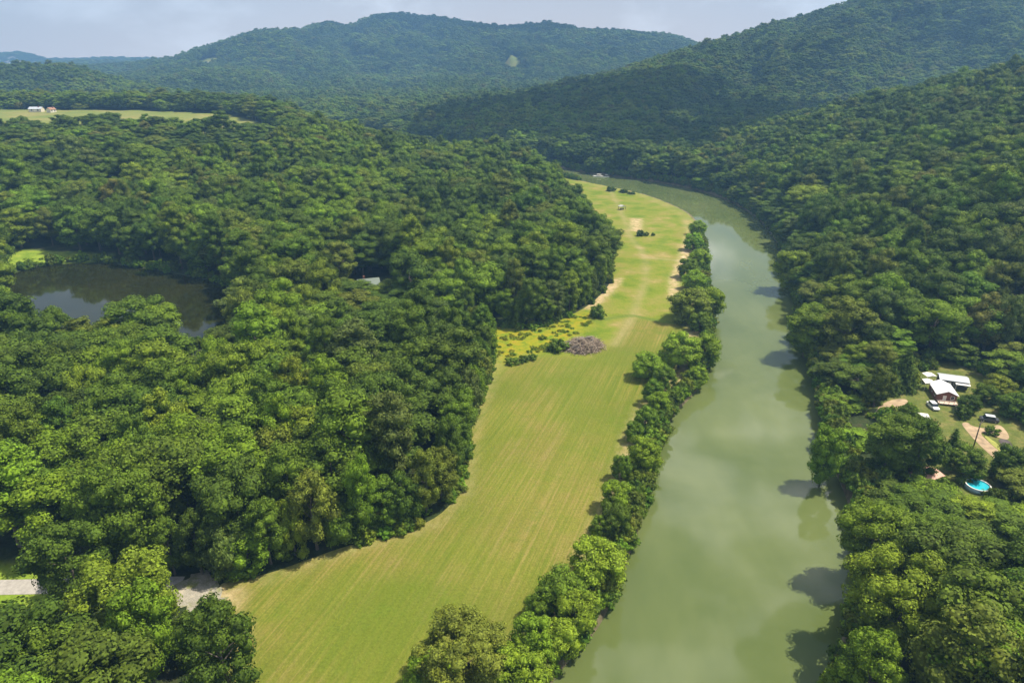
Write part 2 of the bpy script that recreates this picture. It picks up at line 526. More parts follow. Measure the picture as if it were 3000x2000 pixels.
# ------------------------------------------------------------------ flat sheets: water, meadow, road ...
def grid_fill(poly, z, step, name, mat, attrs=None, und=0.0):
    """a fine level sheet clipped to an outline: boundary ring + inner grid, triangulated"""
    from mathutils.geometry import delaunay_2d_cdt
    # resample the boundary
    ring = []
    n = len(poly)
    for i in range(n):
        a, b = poly[i], poly[(i + 1) % n]
        L = math.hypot(b[0] - a[0], b[1] - a[1]); k = max(1, int(L / step))
        for s in range(k):
            f = s / k; ring.append((a[0] + (b[0] - a[0]) * f, a[1] + (b[1] - a[1]) * f))
    xs = [p[0] for p in poly]; ys = [p[1] for p in poly]
    gx, gy = np.meshgrid(np.arange(min(xs), max(xs), step), np.arange(min(ys), max(ys), step))
    gx = gx.ravel() + (np.arange(gx.size) % 2) * step * 0.13; gy = gy.ravel()
    inn = sd_poly(gx, gy, poly) < -step * 0.6
    pts = ring + list(zip(gx[inn], gy[inn]))
    edges = [(i, (i + 1) % len(ring)) for i in range(len(ring))]
    vs, es, fs, *_ = delaunay_2d_cdt([Vector(p) for p in pts], edges, [list(range(len(ring)))], 1, 1e-4)
    V = np.array([(v.x, v.y, z) for v in vs])
    if und: V[:, 2] += und * fbm(V[:, 0], V[:, 1], 35, 2)
    faces = [f for f in fs]
    o = mesh_obj(name, V, faces, mat, smooth=True, kind='structure')
    # faces look up
    me = o.data
    if me.polygons and me.polygons[0].normal.z < 0: me.flip_normals()
    if attrs:
        for an, fn in attrs.items():
            a = me.attributes.new(an, 'FLOAT', 'POINT')
            vv = np.zeros(len(me.vertices) * 3, np.float32); me.vertices.foreach_get('co', vv); vv = vv.reshape(-1, 3)
            a.data.foreach_set('value', fn(vv[:, 0], vv[:, 1]).astype(np.float32))
    return o

def water_mat(name, deep, light, rough, bumpv):
    t = NT(name)
    pos = t.pos()
    n = t.noise(pos, 0.018, 5, 0.6, 0.6)
    n2 = t.noise(t.mapping(pos, (1, 0.25, 1), (0, 0, -0.25)), 0.06, 4)
    f = t.math('ADD', t.math('MULTIPLY', n, 0.6), t.math('MULTIPLY', n2, 0.4))
    c = t.ramp(f, [(0.36, deep), (0.64, light)])
    rip = t.noise(t.mapping(pos, (1.0, 0.55, 1)), 1.1, 4, 0.6)
    t.bump(rip, bumpv, 0.02)
    t.base(c, rough, 0.5)
    t.bsdf.inputs['IOR'].default_value = 1.4
    return t.m

M_RIVER = water_mat('muddy_river_water', (0.070, 0.098, 0.027), (0.120, 0.146, 0.050), 0.05, 0.05)
M_POND = water_mat('dark_pond_water', (0.012, 0.014, 0.003), (0.022, 0.023, 0.005), 0.05, 0.05)
def expand(poly, d):
    cx = sum(p[0] for p in poly) / len(poly); cy = sum(p[1] for p in poly) / len(poly)
    return [(cx + (x - cx) * d, cy + (y - cy) * d) for x, y in poly]
river = mesh_obj('river', [(-700, -250, 0), (260, -250, 0), (260, 1050, 0), (-700, 1050, 0)], [(0, 1, 2, 3)], M_RIVER, kind='structure')
# only the river lies below the level 0, so one level sheet fills its bed
pond = mesh_obj('pond', [(x, y, ZP) for x, y in expand(POND, 1.012)], [tuple(range(len(POND)))], M_POND, kind='structure')
if pond.data.polygons[0].normal.z < 0: pond.data.flip_normals()

# mown meadow
ROW = math.atan2(164, 59)                     # direction of the mowing rows
TRACK = [P(u, v, ZM) for u, v in [(1790, 560), (1815, 610), (1835, 660), (1850, 700), (1880, 735), (1893, 770), (1890, 830), (1870, 880), (1850, 935), (1800, 1010)]]
TRACK2 = [P(u, v, ZM) for u, v in [(1893, 755), (1945, 760), (2000, 764)]]
DITCH = [P(u, v, ZM) for u, v in [(1735, 940), (1830, 926), (1860, 925), (1900, 935), (1965, 945)]]
EDGE_S = [P(u, v, ZM) for u, v in [(1470, 1195), (1480, 1080), (1600, 1030), (1780, 1000), (1850, 930), (1960, 945)]]
MOWN = [P(u, v, ZM) for u, v in [(1500, 1065), (1600, 1040), (1720, 1050), (1790, 1010), (1850, 930), (1990, 950), (2050, 980), (2000, 1100), (1900, 1200), (1800, 1500), (1400, 2150), (500, 2150), (600, 1720), (1180, 1560), (1350, 1450), (1360, 1300), (1430, 1120)]]
SCRUB = [P(u, v, ZM) for u, v in [(1340, 930), (1420, 955), (1500, 968), (1590, 965), (1670, 925), (1740, 905), (1730, 950), (1690, 980), (1640, 1010), (1600, 1030), (1520, 1040), (1470, 1062), (1440, 1030), (1390, 985)]]
SOILS = [[P(u, v, ZM) for u, v in [(1710, 905), (1740, 870), (1790, 822), (1822, 815), (1800, 850), (1760, 885), (1730, 905)]],
         [P(u, v, ZM) for u, v in [(2010, 690), (2030, 740), (2000, 790), (1985, 830), (1990, 900), (1965, 880), (1965, 820), (1985, 770), (1995, 740)]],
         [P(u, v, ZM) for u, v in [(1850, 640), (1880, 640), (1875, 680), (1850, 675)]]]
BANKSIDE = [(x - 6.0, y - 1.5) for x, y in LEFT_BANK]

def f_mown(x, y): return 1 - ss(sd_poly(x, y, MOWN), -3, 3)
def f_scrub(x, y): return 1 - ss(sd_poly(x, y, SCRUB), -3, 3)
def f_soil(x, y):
    s = 0
    for q in SOILS: s = np.maximum(s, 1 - ss(sd_poly(x, y, q), -1.5, 2.5))
    s = np.maximum(s, 0.7 * (1 - ss(sd_poly(x, y, GRAVEL), 0, 5)))
    s = np.maximum(s, (0.55 - 0.40 * ss(y, 400, 450)) * (1 - ss(sd_line(x, y, BANKSIDE), 1.5, 6.0)))
    s = np.maximum(s, 0.22 * (1 - ss(np.abs(sd_poly(x, y, MEADOW)), 1.0, 5.0)) * ((x < 45) & (y < 220)))
    return s
def f_track(x, y):
    d1 = sd_line(x, y, TRACK); d2 = sd_line(x, y, TRACK2)
    s = np.exp(-(d1 / 1.9) ** 2) * (0.5 + 0.22 * fbm(x, y, 25, 2))
    return np.maximum(s, 0.7 * np.exp(-(d2 / 1.5) ** 2))
def f_ditch(x, y): return np.exp(-(sd_line(x, y, DITCH) / 1.2) ** 2)

def meadow_mat():
    t = NT('meadow_grass')
    pos = t.pos()
    fine = t.noise(pos, 2.2, 5, 0.7)
    mid = t.noise(pos, 0.09, 5, 0.6)
    big = t.noise(pos, 0.022, 3, 0.5)
    rowv = t.mapping(pos, (1, 1, 1), (0, 0, 0))
    # coordinate across the rows
    rot = t.n.new('ShaderNodeVectorRotate'); rot.rotation_type = 'Z_AXIS'; rot.inputs['Angle'].default_value = -ROW
    t.l.new(pos, rot.inputs['Vector'])
    long_ = t.mapping(rot.outputs[0], (0.024, 1.35, 1))
    streak = t.noise(long_, 1.0, 6, 0.68, 0.15)
    long2 = t.mapping(rot.outputs[0], (0.012, 0.24, 1))
    streak2 = t.noise(long2, 1.0, 3, 0.5, 0.1)
    st = t.math('ADD', t.math('MULTIPLY', streak, 0.74), t.math('MULTIPLY', streak2, 0.26))
    mown = t.ramp(st, [(0.34, (0.095, 0.130, 0.013)), (0.44, (0.123, 0.149, 0.018)), (0.52, (0.156, 0.165, 0.025)), (0.60, (0.189, 0.179, 0.037)), (0.70, (0.270, 0.214, 0.073))])
    dry = t.ramp(st, [(0.36, (0.141, 0.140, 0.022)), (0.5, (0.182, 0.158, 0.035)), (0.64, (0.259, 0.189, 0.077))])
    mown = t.mix(t.ramp(t.noise(pos, 0.05, 6, 0.68), [(0.44, 0.0), (0.62, 0.85)]), mown, dry)
    mown = t.mix(t.ramp(big, [(0.38, 0.75), (0.55, 0.0)]), mown, (0.101, 0.138, 0.013))
    mown = t.mix(t.ramp(t.noise(pos, 0.13, 6, 0.7), [(0.56, 0.0), (0.70, 0.6)]), mown, (0.097, 0.146, 0.013))
    rough = t.ramp(mid, [(0.34, (0.108, 0.162, 0.011)), (0.47, (0.160, 0.193, 0.019)), (0.60, (0.204, 0.196, 0.040)), (0.74, (0.319, 0.238, 0.099))])
    c = t.mix(t.attr('mown', out='Fac'), rough, mown)
    scrub = t.ramp(t.noise(pos, 0.3, 5, 0.6), [(0.36, (0.11, 0.18, 0.012)), (0.5, (0.22, 0.23, 0.012)), (0.62, (0.27, 0.23, 0.014)), (0.72, (0.27, 0.19, 0.03))])
    c = t.mix(t.attr('scrub', out='Fac'), c, scrub)
    c = t.mix(t.attr('track', out='Fac'), c, t.ramp(mid, [(0.3, (0.20, 0.19, 0.06)), (0.7, (0.34, 0.28, 0.14))]))
    c = t.mix(t.attr('ditch', out='Fac'), c, (0.10, 0.15, 0.02))
    # soil breaks through the grass in patches
    sn = t.noise(pos, 0.35, 5, 0.65)
    sfac = t.math('MULTIPLY', t.attr('soil', out='Fac'), t.ramp(sn, [(0.36, 0.25), (0.55, 1.0)]), True)
    soil = t.ramp(t.noise(pos, 0.5, 5), [(0.3, (0.32, 0.235, 0.115)), (0.55, (0.46, 0.35, 0.20)), (0.75, (0.56, 0.45, 0.29))])
    c = t.mix(sfac, c, soil)
    c = t.mix(1.0, c, t.ramp(fine, [(0.25, 0.72), (0.75, 1.25)]), 'MULTIPLY')
    t.bump(fine, 0.7, 0.25)
    return t.base(c, 0.95, 0.08)
meadow = grid_fill(MEADOW, ZM + 0.06, 1.6, 'meadow', meadow_mat(),
                   dict(mown=f_mown, scrub=f_scrub, soil=f_soil, track=f_track, ditch=f_ditch), und=0.02)

def strip(name, line, w, z, mat):
    V = []; F = []
    n = len(line)
    for i, (x, y) in enumerate(line):
        a = line[max(i - 1, 0)]; b = line[min(i + 1, n - 1)]
        tx, ty = b[0] - a[0], b[1] - a[1]; L = math.hypot(tx, ty); nx, ny = -ty / L, tx / L
        ww = w[i] if isinstance(w, (list, tuple)) else w
        V += [(x + nx * ww / 2, y + ny * ww / 2, z), (x - nx * ww / 2, y - ny * ww / 2, z)]
        if i: F.append((2 * i - 2, 2 * i - 1, 2 * i + 1, 2 * i))
    return mesh_obj(name, V, F, mat, kind='structure')
t = NT('gravel'); pos = t.pos()
gr = t.ramp(t.noise(pos, 0.4, 6, 0.7), [(0.32, (0.20, 0.185, 0.12)), (0.5, (0.31, 0.29, 0.24)), (0.66, (0.42, 0.37, 0.28))])
gr = t.mix(t.ramp(t.noise(pos, 0.25, 6, 0.7, 0.5), [(0.48, 0.0), (0.58, 0.9)]), gr, (0.17, 0.19, 0.05))
gr = t.mix(1.0, gr, t.ramp(t.noise(pos, 6, 3), [(0.3, 0.7), (0.7, 1.2)]), 'MULTIPLY')
M_GRAVEL = t.base(gr, 0.95, 0.1)
M_ROAD = plain('road_surface', (0.33, 0.31, 0.28), 0.9, 0.2, 1.0)
gravel = mesh_obj('gravel_lot', [(x, y, ZM + 0.12) for x, y in GRAVEL], [tuple(range(len(GRAVEL)))], M_GRAVEL, kind='structure')
if gravel.data.polygons[0].normal.z < 0: gravel.data.flip_normals()
road_line = []
for (ax, ay), (bx, by) in zip(ROAD[:-1], ROAD[1:]):
    for k in range(8): road_line.append((ax + (bx - ax) * k / 8, ay + (by - ay) * k / 8))
strip('road', road_line + [ROAD[-1]], 4.2, ZM + 0.06, M_ROAD)

# yard drives
M_SAND = plain('sandy_soil', (0.34, 0.25, 0.155), 0.95, 0.35, 0.5)
M_MULCH = plain('dark_mulch', (0.085, 0.07, 0.065), 0.95, 0.3, 0.8)
M_PATCHGRASS = plain('strip_grass', (0.26, 0.27, 0.06), 0.95, 0.3, 0.8)
def sheet(name, px, z, mat):
    q = smooth_poly([P(u, v, z) for u, v in px], 2)
    o = mesh_obj(name, [(x, y, z) for x, y in q], [tuple(range(len(q)))], mat, kind='structure')
    if o.data.polygons[0].normal.z < 0: o.data.flip_normals()
    return o
sheet('drive', [(2814, 1238), (2836, 1236), (2846, 1248), (2900, 1256), (2925, 1240), (2950, 1262), (2960, 1288), (2930, 1284), (2895, 1268), (2868, 1266), (2900, 1298), (2952, 1342), (2972, 1372), (2950, 1376), (2915, 1344), (2866, 1300), (2834, 1264)], ZY + 0.05, M_SAND)
sheet('mulch_bed', [(2918, 1284), (2955, 1286), (2972, 1312), (2945, 1312)], ZY + 0.10, M_MULCH)
sheet('drive', [(2880, 1278), (2893, 1276), (2960, 1330), (2946, 1338)], ZY + 0.10, M_PATCHGRASS)
sheet('path', [(2555, 1215), (2590, 1175), (2650, 1165), (2665, 1180), (2600, 1205), (2580, 1225)], ZY + 0.05, M_SAND)

# ------------------------------------------------------------------ trees: prototypes
def ico(sub):
    import bmesh
    bm = bmesh.new(); bmesh.ops.create_icosphere(bm, subdivisions=sub, radius=1)
    V = np.array([v.co[:] for v in bm.verts]); F = np.array([[v.index for v in f.verts] for f in bm.faces]); bm.free()
    return V, F
ICO1 = ico(1)

def leaf_quads(p, nrm, size, rng, aspect=1.25):
    """one leaf spray (a quad) at each point facing about nrm"""
    n = len(p)
    nrm = nrm / (np.linalg.norm(nrm, axis=1, keepdims=True) + 1e-9)
    r = rng.normal(size=(n, 3))
    a = np.cross(nrm, r); a /= np.linalg.norm(a, axis=1, keepdims=True) + 1e-9
    b = np.cross(nrm, a)
    s = size * rng.uniform(0.6, 1.35, n)[:, None]
    a = a * s * aspect * 0.5; b = b * s * 0.5
    V = np.stack([p - a, p - b * rng.uniform(.6, 1.1, (n, 1)), p + a * rng.uniform(.6, 1.1, (n, 1)), p + b], 1).reshape(-1, 3)
    F = np.arange(n * 4).reshape(n, 4)
    return V, F

def crown_mesh(name, seed, rx, z0, z1, nl=26, lobe=0.40, leaf=0.62, dens=1.0, shape='round', ragged=0.25, mat=None):
    rng = np.random.default_rng(seed)
    zc = z0 + (z1 - z0) * 0.5; rz = (z1 - z0) * 0.5
    lobes = []
    ga = math.pi * (3 - math.sqrt(5))
    for i in range(nl):
        h = 1 - 2 * (i + 0.5) / nl
        h = h * 0.97 + rng.normal() * 0.05
        h = max(-0.98, min(0.98, h))
        a = i * ga + rng.normal() * 0.35
        rad = math.sqrt(1 - h * h)
        if shape == 'oval': rad *= (1.0 - 0.25 * h) * 1.0
        elif shape == 'spread': rad *= 1.0 + 0.12 * h; 
        elif shape == 'dome': rad = max(rad, 0.75) if h < 0 else rad
        k = rng.uniform(0.62, 0.80 + ragged * 0.5)
        cx, cy, cz = math.cos(a) * rad * rx * k, math.sin(a) * rad * rx * k, zc + h * rz * min(k + 0.08, 0.95)
        lr = rx * lobe * rng.uniform(0.72, 1.28)
        lobes.append((cx, cy, cz, lr, lr * rng.uniform(0.82, 1.05)))
        # satellite tufts make the lobe lumpy
        for _ in range(rng.integers(2, 4)):
            d = rng.normal(size=3); d[2] = abs(d[2]) * 0.8; d /= np.linalg.norm(d)
            q = lr * rng.uniform(0.40, 0.58)
            lobes.append((cx + d[0] * lr * 0.85, cy + d[1] * lr * 0.85, cz + d[2] * lr * 0.75, q, q * 0.95))
    L = np.array(lobes)
    PP, NN = [], []
    for i, (cx, cy, cz, lr, lz) in enumerate(L):
        n = int(dens * 8.0 * lr * lr / (leaf * leaf)) + 6
        d = rng.normal(size=(n, 3)); d /= np.linalg.norm(d, axis=1, keepdims=True)
        d[:, 2] = np.where((d[:, 2] < -0.2) & (rng.random(n) < 0.6), -d[:, 2], d[:, 2])
        k = rng.uniform(0.86, 1.12, (n, 1))
        p = np.array([cx, cy, cz]) + d * np.array([lr, lr, lz]) * k
        # drop what lies inside other lobes
        keep = np.ones(n, bool)
        for j in range(len(L)):
            if j == i: continue
            e = (p - L[j, :3]) / np.array([L[j, 3], L[j, 3], L[j, 4]])
            keep &= (e * e).sum(1) > 0.70
        p = p[keep]; d = d[keep]
        PP.append(p); NN.append(d / np.array([1, 1, 0.85]) + rng.normal(size=d.shape) * 0.32)
    p = np.vstack(PP); nn = np.vstack(NN)
    V, F = leaf_quads(p, nn, leaf, rng)
    # dark, closed inside of each lobe: leafy lumps, not seen as a surface
    CV = [V]; CF = [F]; off = len(V)
    iv, if_ = ICO1
    for cx, cy, cz, lr, lz in L:
        if lr < rx * lobe * 0.6: continue
        w = iv * np.array([lr, lr, lz]) * 0.80 * rng.uniform(0.85, 1.12, (len(iv), 1)) + np.array([cx, cy, cz])
        CV.append(w); CF.append(np.concatenate([if_, if_[:, 2:3]], 1) + off); off += len(w)
    V = np.vstack(CV); FF = np.vstack(CF)
    quads = FF[FF[:, 2] != FF[:, 3]]; tris = FF[FF[:, 2] == FF[:, 3]][:, :3]
    me = bpy.data.meshes.new(name)
    me.vertices.add(len(V)); me.vertices.foreach_set('co', V.astype(np.float32).ravel())
    loops = np.concatenate([quads.ravel(), tris.ravel()]).astype(np.int32)
    me.loops.add(len(loops)); me.loops.foreach_set('vertex_index', loops)
    nq, nt = len(quads), len(tris)
    me.polygons.add(nq + nt)
    me.polygons.foreach_set('loop_start', np.concatenate([np.arange(nq) * 4, nq * 4 + np.arange(nt) * 3]).astype(np.int32))
    me.polygons.foreach_set('loop_total', np.concatenate([np.full(nq, 4), np.full(nt, 3)]).astype(np.int32))
    me.materials.append(mat or M_LEAF)
    me.update(calc_edges=True)
    return me

def tube(path, radii, k=6):
    V, F = [], []
    for i, (p, r) in enumerate(zip(path, radii)):
        p = Vector(p)
        d = (Vector(path[min(i + 1, len(path) - 1)]) - Vector(path[max(i - 1, 0)])).normalized()
        a = d.orthogonal().normalized(); b = d.cross(a)
        for j in range(k):
            an = 2 * math.pi * j / k
            V.append(p + (a * math.cos(an) + b * math.sin(an)) * r)
        if i:
            for j in range(k):
                F.append(((i - 1) * k + j, (i - 1) * k + (j + 1) % k, i * k + (j + 1) % k, i * k + j))
    F.append(tuple(range((len(path) - 1) * k, len(path) * k)))
    return V, F

def trunk_mesh(name, seed, hgt_, rx, r0=0.32, limbs=5, mat=None, flare=1.5):
    rg = random.Random(seed)
    V, F = [], []
    def add(path, radii, k=6):
        v, f = tube(path, radii, k)
        o = len(V); V.extend(v); F.extend([tuple(i + o for i in q) for q in f])
    bend = [(rg.uniform(-.3, .3), rg.uniform(-.3, .3)) for _ in range(5)]
    path = [(0, 0, -0.6)] + [(bend[i][0] * (i + 1) * .4, bend[i][1] * (i + 1) * .4, hgt_ * (i + 0.35) / 5) for i in range(5)]
    add(path, [r0 * flare, r0 * 1.15, r0 * .95, r0 * .8, r0 * .6, r0 * .25], 7)
    for i in range(limbs):
        a = i * 2.4 + rg.uniform(-.4, .4)
        zb = hgt_ * rg.uniform(.38, .75)
        L = rx * rg.uniform(.5, .8)
        add([(0, 0, zb), (math.cos(a) * L * .5, math.sin(a) * L * .5, zb + L * .35), (math.cos(a) * L, math.sin(a) * L, zb + L * .75)], [r0 * .5, r0 * .3, r0 * .1], 5)
    me = bpy.data.meshes.new(name)
    me.from_pydata([tuple(v) for v in V], [], F)
    me.polygons.foreach_set('use_smooth', [True] * len(me.polygons))
    me.materials.append(mat or M_BARK)
    return me

def conifer_mesh(name, seed, hgt_, rx, leaf=0.5):
    rng = np.random.default_rng(seed)
    PP, NN = [], []
    nt = int(hgt_ * 2.4)
    for i in range(nt):
        z = hgt_ * (0.05 + 0.95 * i / nt)
        r = rx * (1 - i / nt) ** 0.8 + 0.15
        m = int(6 + r * 3.2)
        for k in range(m):
            a = 2 * math.pi * k / m + rng.normal() * .25
            rr = r * rng.uniform(.72, 1.15)
            q = max(3, int(rr / leaf * 2.6))
            for s in range(q):
                f = (s + 1) / q
                PP.append((math.cos(a) * rr * f + rng.normal() * .15, math.sin(a) * rr * f + rng.normal() * .15, z - 0.35 * rr * f + rng.normal() * .15))
                NN.append((math.cos(a) * .6 + rng.normal() * .4, math.sin(a) * .6 + rng.normal() * .4, .8))
    V, F = leaf_quads(np.array(PP), np.array(NN), leaf, rng, 1.6)
    return np_mesh(name, V, F, M_LEAF)

# shape word, crown mesh, trunk mesh, height, crown radius
KIND = []
def kind(word, seed, rx, z0, z1, tr_h, **kw):
    lf = kw.pop('leaf', 0.37)
    KIND.append(dict(word=word, crown=crown_mesh('crown', seed, rx, z0, z1, leaf=lf, **kw), trunk=trunk_mesh('trunk', seed, tr_h, rx), h=z1, r=rx))
kind('round crowned', 101, 5.2, 4.5, 21.0, 16, nl=30, lobe=0.37, ragged=0.35)
kind('round crowned', 102, 5.0, 4.0, 20.0, 16, nl=34, lobe=0.34, ragged=0.3)
kind('broad crowned', 103, 6.2, 5.0, 19.0, 15, nl=36, lobe=0.31, shape='spread', ragged=0.35)
kind('broad crowned', 104, 6.0, 4.5, 19.5, 15, nl=30, lobe=0.34, shape='spread', ragged=0.55)
kind('tall oval', 105, 4.4, 4.5, 24.0, 18, nl=34, lobe=0.40, shape='oval', ragged=0.35)
kind('tall oval', 106, 4.5, 4.0, 23.0, 18, nl=30, lobe=0.41, shape='oval', ragged=0.55)
kind('lumpy domed', 107, 5.5, 2.5, 19.0, 15, nl=42, lobe=0.29, shape='dome', ragged=0.35)
kind('ragged open', 108, 5.2, 4.5, 21.0, 17, nl=24, lobe=0.38, ragged=0.8)
kind('low bushy', 109, 5.0, 0.4, 11.5, 8, nl=34, lobe=0.33, shape='dome', ragged=0.35)
kind('low bushy', 110, 4.8, 0.2, 10.5, 8, nl=30, lobe=0.37, shape='dome', ragged=0.5)
KIND.append(dict(word='pine', crown=conifer_mesh('crown', 111, 13.5, 5.6, 0.55), trunk=trunk_mesh('trunk', 111, 12, 1.5, limbs=0), h=13.5, r=5.6))
KIND.append(dict(word='cedar', crown=conifer_mesh('crown', 112, 5.2, 1.75, 0.34), trunk=trunk_mesh('trunk', 112, 4, .5, r0=.15, limbs=0), h=5.2, r=1.75))
kind('great spreading', 113, 9.0, 4.0, 22.0, 16, nl=72, lobe=0.22, shape='spread', ragged=0.4)
K_CROWN = list(range(10)); K_BUSHY = [8, 9]

TINTS = [('deep green', (0.065, 0.108, 0.012), 0.25), ('mid green', (0.092, 0.149, 0.014), 0.32), ('bright green', (0.125, 0.197, 0.014), 0.16),
         ('yellow green', (0.142, 0.200, 0.016), 0.07), ('olive green', (0.118, 0.150, 0.020), 0.11), ('grey green', (0.097, 0.137, 0.029), 0.06), ('brownish green', (0.127, 0.134, 0.026), 0.01)]
TINTP = np.array([t[2] for t in TINTS]); TINTP = TINTP / TINTP.sum()

# ------------------------------------------------------------------ trees: where they stand
def clear_of(x, y):
    """distance to whatever keeps the wood away (positive = may stand here)"""
    d = sd_poly(x, y, RIVER) - 2.0
    d = np.minimum(d, sd_poly(x, y, MEADOW) - 1.6)
    d = np.minimum(d, sd_poly(x, y, POND) - 2.0)
    d = np.minimum(d, sd_poly(x, y, MARSH) - 1.0)
    d = np.minimum(d, sd_poly(x, y, PONDGAP))
    d = np.minimum(d, sd_poly(x, y, YARD) - 2.5)
    d = np.minimum(d, sd_poly(x, y, GRAVEL) - 1.0)
    d = np.minimum(d, sd_poly(x, y, FIELD) - 3.0)
    dl = sd_line(x, y, ROAD)
    d = np.minimum(d, dl - 2.2)
    d = np.minimum(d, sd_poly(x, y, ROADSIDE)); d = np.minimum(d, sd_poly(x, y, LOTFRONT))
    d = np.minimum(d, np.hypot(x + 60, y - 281) - 13)
    d = np.minimum(d, np.hypot((x - FARM[0] - 6) / 2.0, y - FARM[1] + 8) - 20)
    d = np.minimum(d, np.hypot(x - SNAG[0], y - SNAG[1]) - 4.5)
    for cx, cy, rx, ry, yel in CLEAR:
        d = np.minimum(d, (np.hypot((x - cx) / rx, (y - cy) / ry) - 1) * min(rx, ry))
    return d

TREES = []      # dict(x, y, z, kind, scale, rot, tint index, tint, zone)
def add_tree(x, y, k, sx, sz=None, tint=None, zone=None, rot=None, z=None, label=None, rng=RNG, cat='tree'):
    ti = tint if tint is not None else int(rng.choice(len(TINTS), p=TINTP))
    j = rng.uniform(0.86, 1.14); jj = rng.normal(size=3) * 0.035
    if zone == 'strip': j *= 1.28  # light put into the strip's tint, as these crowns show their shaded side
    tc = tuple(max(0.004, c * j * (1 + e)) for c, e in zip(TINTS[ti][1], jj))
    TREES.append(dict(x=x, y=y, z=z, k=k, sx=sx, sz=sz or sx, rot=rot if rot is not None else rng.uniform(0, 6.28), ti=ti, tint=tc, zone=zone, label=label))

# trees of the strip between meadow and river, one by one: photo column, row of the crown's middle, radius in photo pixels, tint, height factor
RIVERSIDE = [(2046, 668, 24, 2, 1.0), (2032, 712, 30, 1, 1.0), (2048, 756, 30, 2, 1.1), (2018, 790, 34, 1, 1.0), (2036, 824, 32, 2, 0.9),
    (2022, 905, 56, 4, 1.25), (2072, 890, 48, 1, 1.1), (2050, 945, 34, 0, 0.9),
    (1990, 1040, 62, 3, 1.15), (2062, 1030, 50, 1, 1.0), (1900, 1075, 44, 1, 0.95), (1945, 1110, 40, 0, 0.9), (1915, 1150, 38, 0, 0.9), (2045, 1090, 36, 1, 0.8),
    (1890, 1235, 42, 1, 0.95), (1930, 1180, 34, 1, 0.8), (1860, 1265, 28, 0, 0.7),
    (1885, 1335, 62, 2, 1.05), (1822, 1370, 36, 0, 0.8),
    (1800, 1450, 44, 1, 0.9), (1800, 1525, 50, 0, 0.95), (1755, 1545, 34, 0, 0.7),
    (1752, 1650, 76, 3, 1.0), (1640, 1735, 66, 0, 1.05), (1685, 1790, 60, 2, 0.95), (1588, 1770, 42, 0, 0.7),
    (1562, 1870, 70, 2, 1.0), (1635, 1868, 58, 3, 0.9), (1515, 1905, 40, 1, 0.8),
    (1265, 1975, 80, 1, 1.1), (1460, 1965, 72, 3, 0.95), (1540, 1975, 76, 2, 0.95), (1590, 1925, 46, 1, 0.7)]
for u, v, rpx, ti, hf in RIVERSIDE:
    zc = ZM + 4.0 * hf
    x, y = P(u, v, zc)
    f = proj(x, y, zc)[2]
    r = rpx * f / 2000 * (0.84 if 1080 < v < 1620 else 0.93)
    ti = {0: 1, 1: 2}.get(ti, ti) if RNG.random() < 0.8 else ti
    k = K_BUSHY[int(RNG.integers(2))]
    sx = r / KIND[k]['r'] * 0.97
    sz = min(sx * 1.15, max(sx * 0.8, 0.72 * hf))
    add_tree(x, y, k, sx, sz, ti, 'strip')
# big sunlit trees on the right bank and the dark tree by the meadow's lower corner
for u, v, rpx, k, ti, hf, zn in [(2560, 1560, 88, 2, 3, 0.85, 'right'), (2655, 1745, 150, 12, 3, 0.85, 'right'), (2560, 1950, 80, 6, 2, 0.85, 'right'), (2470, 1985, 60, 8, 2, 1.0, 'right'),
        (1350, 1905, 128, 12, 4, 0.62, 'strip'), (640, 1880, 100, 6, 0, 1.05, 'left'), (545, 1860, 58, 8, 1, 0.8, 'left'), (390, 1730, 50, 8, 2, 0.9, 'left'), (490, 1585, 50, 6, 1, 0.7, 'left'), (570, 1570, 50, 6, 0, 0.8, 'left'), (410, 1850, 80, 0, 2, 1.0, 'left'),
        (2420, 1330, 42, 0, 2, 0.9, 'right'), (2370, 960, 60, 0, 2, 1.0, 'right'), (2480, 940, 70, 6, 4, 1.1, 'right'), (2330, 780, 50, 0, 3, 1.0, 'right'),
        (2390, 590, 70, 2, 3, 1.1, 'right'), (2155, 555, 24, 8, 3, 0.9, 'right'), (1290, 1610, 1, 0, 1, 1.0, None)]:
    if zn is None: continue
    x, y = P(u, v, 13.0 if zn == 'left' else 14.0)
    for _ in range(4):
        zg = hgt(x, y); zc = zg + KIND[k]['h'] * 0.62 * hf
        x, y = P(u, v, zc)
    f = proj(x, y, zc)[2]
    add_tree(x, y, k, rpx * f / 2000 / KIND[k]['r'], hf, ti, zn)
# trees standing in the yard: column, row of the middle, radius, kind, tint, height factor
for u, v, rpx, k, ti, hf in [(2615, 1290, 70, 0, 1, 0.75), (2575, 1120, 40, 6, 4, 0.7), (2700, 1300, 62, 6, 0, 0.85), (2745, 1190, 0, 0, 0, 0), (2735, 1155, 0, 0, 0, 0),
        (2842, 1180, 26, 9, 0, 0.45), (2830, 1345, 56, 8, 1, 0.7), (2890, 1150, 30, 9, 1, 0.5), (2930, 1130, 44, 8, 3, 0.6), (2985, 1185, 42, 9, 1, 0.6),
        (2960, 1350, 48, 8, 0, 0.75), (2770, 1395, 0, 0, 0, 0), (2655, 1240, 38, 1, 0, 0.6), (2665, 1370, 34, 9, 0, 0.55), (2745, 1270, 0, 0, 0, 0)]:
    if rpx == 0: continue
    zc = ZY + KIND[k]['h'] * 0.6 * hf
    x, y = P(u, v, zc); f = proj(x, y, zc)[2]
    add_tree(x, y, k, rpx * f / 2000 / KIND[k]['r'], hf, ti, 'yard')
for u, v, k, sx, sz, ti in [(2640, 1105, 10, 1.0, 0.95, 0), (2604, 1118, 10, 0.75, 0.7, 0), (2792, 1302, 11, 1.0, 1.0, 0)]:
    x, y = P(u, v + (30 if k == 10 else 0), ZY)
    add_tree(x, y, k, sx, sz, ti, 'yard')
pl_ = MEADOW
